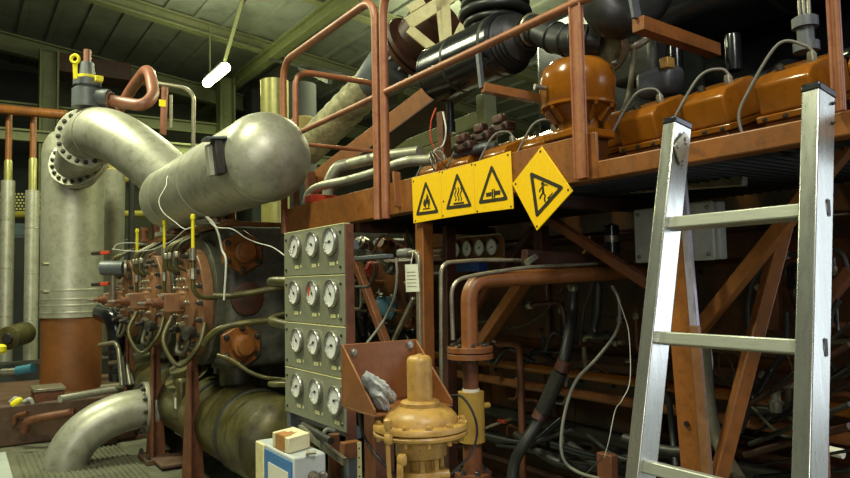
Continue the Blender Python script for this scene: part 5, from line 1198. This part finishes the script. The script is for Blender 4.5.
# ================================================================== room
struct(MB().mm((-6, -5, -.12), (9, 18, 0)), 'floor', 'tread')
for i in range(2):
    pass
tp = MB(); 
x0_, x1_ = atZ(10, 440, 0).x, 1.12
tp.mm((x0_, 4.3, .002), (x1_, 6.45, .008))
for i in range(int((x1_-x0_)/.035)): tp.box((x0_+.015+i*.035, 5.37, .011), (.012, 2.1, .012))
tp.thing('tread_plate', 'tread', 'ribbed steel tread plate on the floor around the silver elbow', 'floor plate')
MB().mm((-1.8, 4.0, 0.0), (atZ(6, 455, 0).x, 6.6, .012)).thing('floor_sheet', 'boxgrey', 'pale floor sheet at the lower left corner', 'floor plate')
# roof : falls gently towards +X, ribs run along Y
def RZ(x): return 5.35-.13*(x-2.5)
cm = MB()
for i in range(37):
    x = -5.6+i*.42; cm.prism([(x, -4.9, RZ(x)+.01), (x+.09, -4.9, RZ(x+.09)+.01), (x+.075, -4.9, RZ(x+.075)-.035), (x+.015, -4.9, RZ(x+.015)-.035)], (0, 22.5, 0))
struct(cm.prism([(-6, -5, RZ(-6)), (10, -5, RZ(10)), (10, -5, RZ(10)+.08), (-6, -5, RZ(-6)+.08)], (0, 23, 0)), 'ceiling', 'roof')
k = 1
def trim(p, q, w, h, m):
    global k
    o = MB().ibeam(p, q, w, h, .03).build('trim_%d' % k, m, None, .003); o['kind'] = 'structure'; k += 1
for y, h, m, off in ((8.2, .20, 'roofbeam', .12), (10.4, .20, 'roofbeam', .12), (12.6, .30, 'greenbeam', .42)):
    trim((-6, y, RZ(-6)-off), (10, y, RZ(10)-off), .16, h, m)
xg = atZ(290, 42, 5.0).x
xb9 = atZ(268, 57, 4.85).x
trim((xb9, -4, 4.85), (xb9, 14, 4.85), .14, .2, 'greenbeam')
trim((5.6, 9.0, RZ(5.6)-.3), (8.0, 13, RZ(8)-.3), .1, .1, 'greenbeam')
struct(MB().mm((-6, 15.0, 0), (10, 15.2, 6.2)), 'wall_back', 'wallsheet')
struct(MB().mm((10, -5, 0), (10.2, 18, 6.2)), 'wall_right', 'wallsheet')
struct(MB().mm((-6.2, -5, 0), (-6, 18, 6.8)), 'wall_left', 'walldark')
struct(MB().mm((-6, -5.2, 0), (10, -5, 6.8)), 'wall_front', 'wallsheet')
for px, t, m in ((47, 10.5, 'greenbeam'), (226, 12.0, 'greenbeam')):
    b = at(px, 200, t); trim((b.x, b.y, 0), (b.x, b.y, 4.9), .26, .26, m)
a, b = at(30, 82, 10.6), at(235, 112, 12.0); trim(Vector((a.x-1, a.y, 4.0)), Vector((b.x+2, a.y, 4.0)), .14, .2, 'greenbeam')
trim(Vector((a.x-1, 10.6, 3.35)), Vector((a.x+4.5, 10.6, 3.35)), .1, .16, 'greenbeam')
MB().mm(at(38, 78, 11.2), at(135, 58, 11.2)+Vector((0,.3,0))).thing('crane_girder', 'rustdark', 'rust brown girder under the roof eave at the upper left', 'girder', None, .01)
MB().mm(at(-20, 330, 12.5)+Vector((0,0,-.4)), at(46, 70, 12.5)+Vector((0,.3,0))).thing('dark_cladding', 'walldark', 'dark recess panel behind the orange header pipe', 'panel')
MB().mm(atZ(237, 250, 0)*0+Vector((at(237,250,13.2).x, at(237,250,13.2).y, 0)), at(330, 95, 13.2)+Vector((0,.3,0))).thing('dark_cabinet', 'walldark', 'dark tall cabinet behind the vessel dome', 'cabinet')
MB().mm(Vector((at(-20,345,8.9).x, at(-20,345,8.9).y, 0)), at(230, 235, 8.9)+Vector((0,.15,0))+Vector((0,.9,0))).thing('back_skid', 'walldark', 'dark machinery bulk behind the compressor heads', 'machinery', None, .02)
# cable tray under the roof, behind the rail corner
for (a, b, w) in (((345, 75, 9.0), (272, 60, 10.4), .10), ((330, 82, 8.6), (300, 68, 9.6), .06)):
    MB().bar(at(*a), at(*b), w, .05).thing('cable_tray', 'darkmetal', 'dark cable tray under the roof left of the rail corner, %s' % ('wider' if w > .08 else 'narrower'), 'tray')
# the lamp in view
lc = at(216, 75.5, 10.2)
la = T('strip_lamp', 'glowing fluorescent strip lamp hanging under the roof at the upper left', 'lamp', lc)
MB().mm(lc+Vector((-.06, -.42, .04)), lc+Vector((.06, .42, .08))).build('housing', 'boxgrey', la, .01)
MB().tube([lc+Vector((0, -.45, 0)), lc+Vector((0, .45, 0))], .068, 16).build('diffuser', 'lamp_on', la)
MB().bar(lc+Vector((.0, -.35, .06)), Vector((lc.x+.1, lc.y-.9, RZ(lc.x+.1)-.02)), .05, .02).build('suspension', 'roofbeam', la)
MB().bar(lc+Vector((.0, .30, .06)), Vector((lc.x, lc.y+.3, RZ(lc.x)-.02)), .03, .02).build('suspension', 'roofbeam', la)
def area(name, loc, tgt, sx, sy, e, col):
    l = bpy.data.lights.new(name, 'AREA'); l.shape = 'RECTANGLE'; l.size = sx; l.size_y = sy; l.energy = e; l.color = col
    o = bpy.data.objects.new(name, l); COL.objects.link(o); o.location = Vector(loc)
    o.rotation_euler = (Vector(tgt)-Vector(loc)).to_track_quat('-Z', 'Y').to_euler(); return o
area('lamp_light', lc+Vector((0,0,-.12)), lc+Vector((0,0,-2)), .2, 1.0, 60, (.9, 1, .45))
GR = (.96, 1, .66); WH = (1, .97, .88)
area('hall_light', (-.7, 2.3, 4.9), (-.6, 2.3, 0), .3, 1.5, 200, GR)
area('hall_light', (-.5, 6.7, 4.9), (-.3, 6.6, 0), .3, 1.5, 230, GR)
area('hall_light', (.3, -1.4, 4.6), (.9, 0.6, 1.0), .3, 1.5, 120, WH)
area('hall_light', (2.6, 8.6, 4.5), (2.6, 8.0, 0), .3, 1.5, 35, GR)
area('hall_light', (5.2, 6.0, 4.4), (4.4, 6, 0), .3, 1.5, 170, (.95, 1, .6))
for loc, e in (((-1.2, 4.5, 4.2), 60), ((2.6, 8.6, 4.0), 45), ((5.2, 7.0, 4.0), 60)):
    area('hall_lamp_uplight', loc, Vector(loc)+Vector((0,0,3)), .3, 1.5, e, (.95, 1, .62))
area('hall_light', (3.6, 6.4, 4.2), (3.4, 5.8, 0), .3, 1.2, 70, (.95, 1, .55))  # extra light added to brighten the green beams in the gap
area('doorway_daylight', (5.2, -2.6, 1.8), (1.6, .9, 1.2), 2.6, 3.0, 95, (.8, .88, 1))
area('front_left_fill', (-3.5, -3.6, 2.6), (1, 2.0, 1.2), 2.5, 1.5, 95, (1, .97, .9))  # unseen fill from behind left, lifts the junction box and engine side
w = bpy.data.worlds.new('world'); SC.world = w; w.use_nodes = True
w.node_tree.nodes['Background'].inputs[0].default_value = (.5, .55, .5, 1); w.node_tree.nodes['Background'].inputs[1].default_value = .05
SC.view_settings.view_transform = 'Standard'; SC.view_settings.look = 'None'; SC.view_settings.gamma = 1; SC.view_settings.exposure = .16
SC.view_settings.use_curve_mapping = False
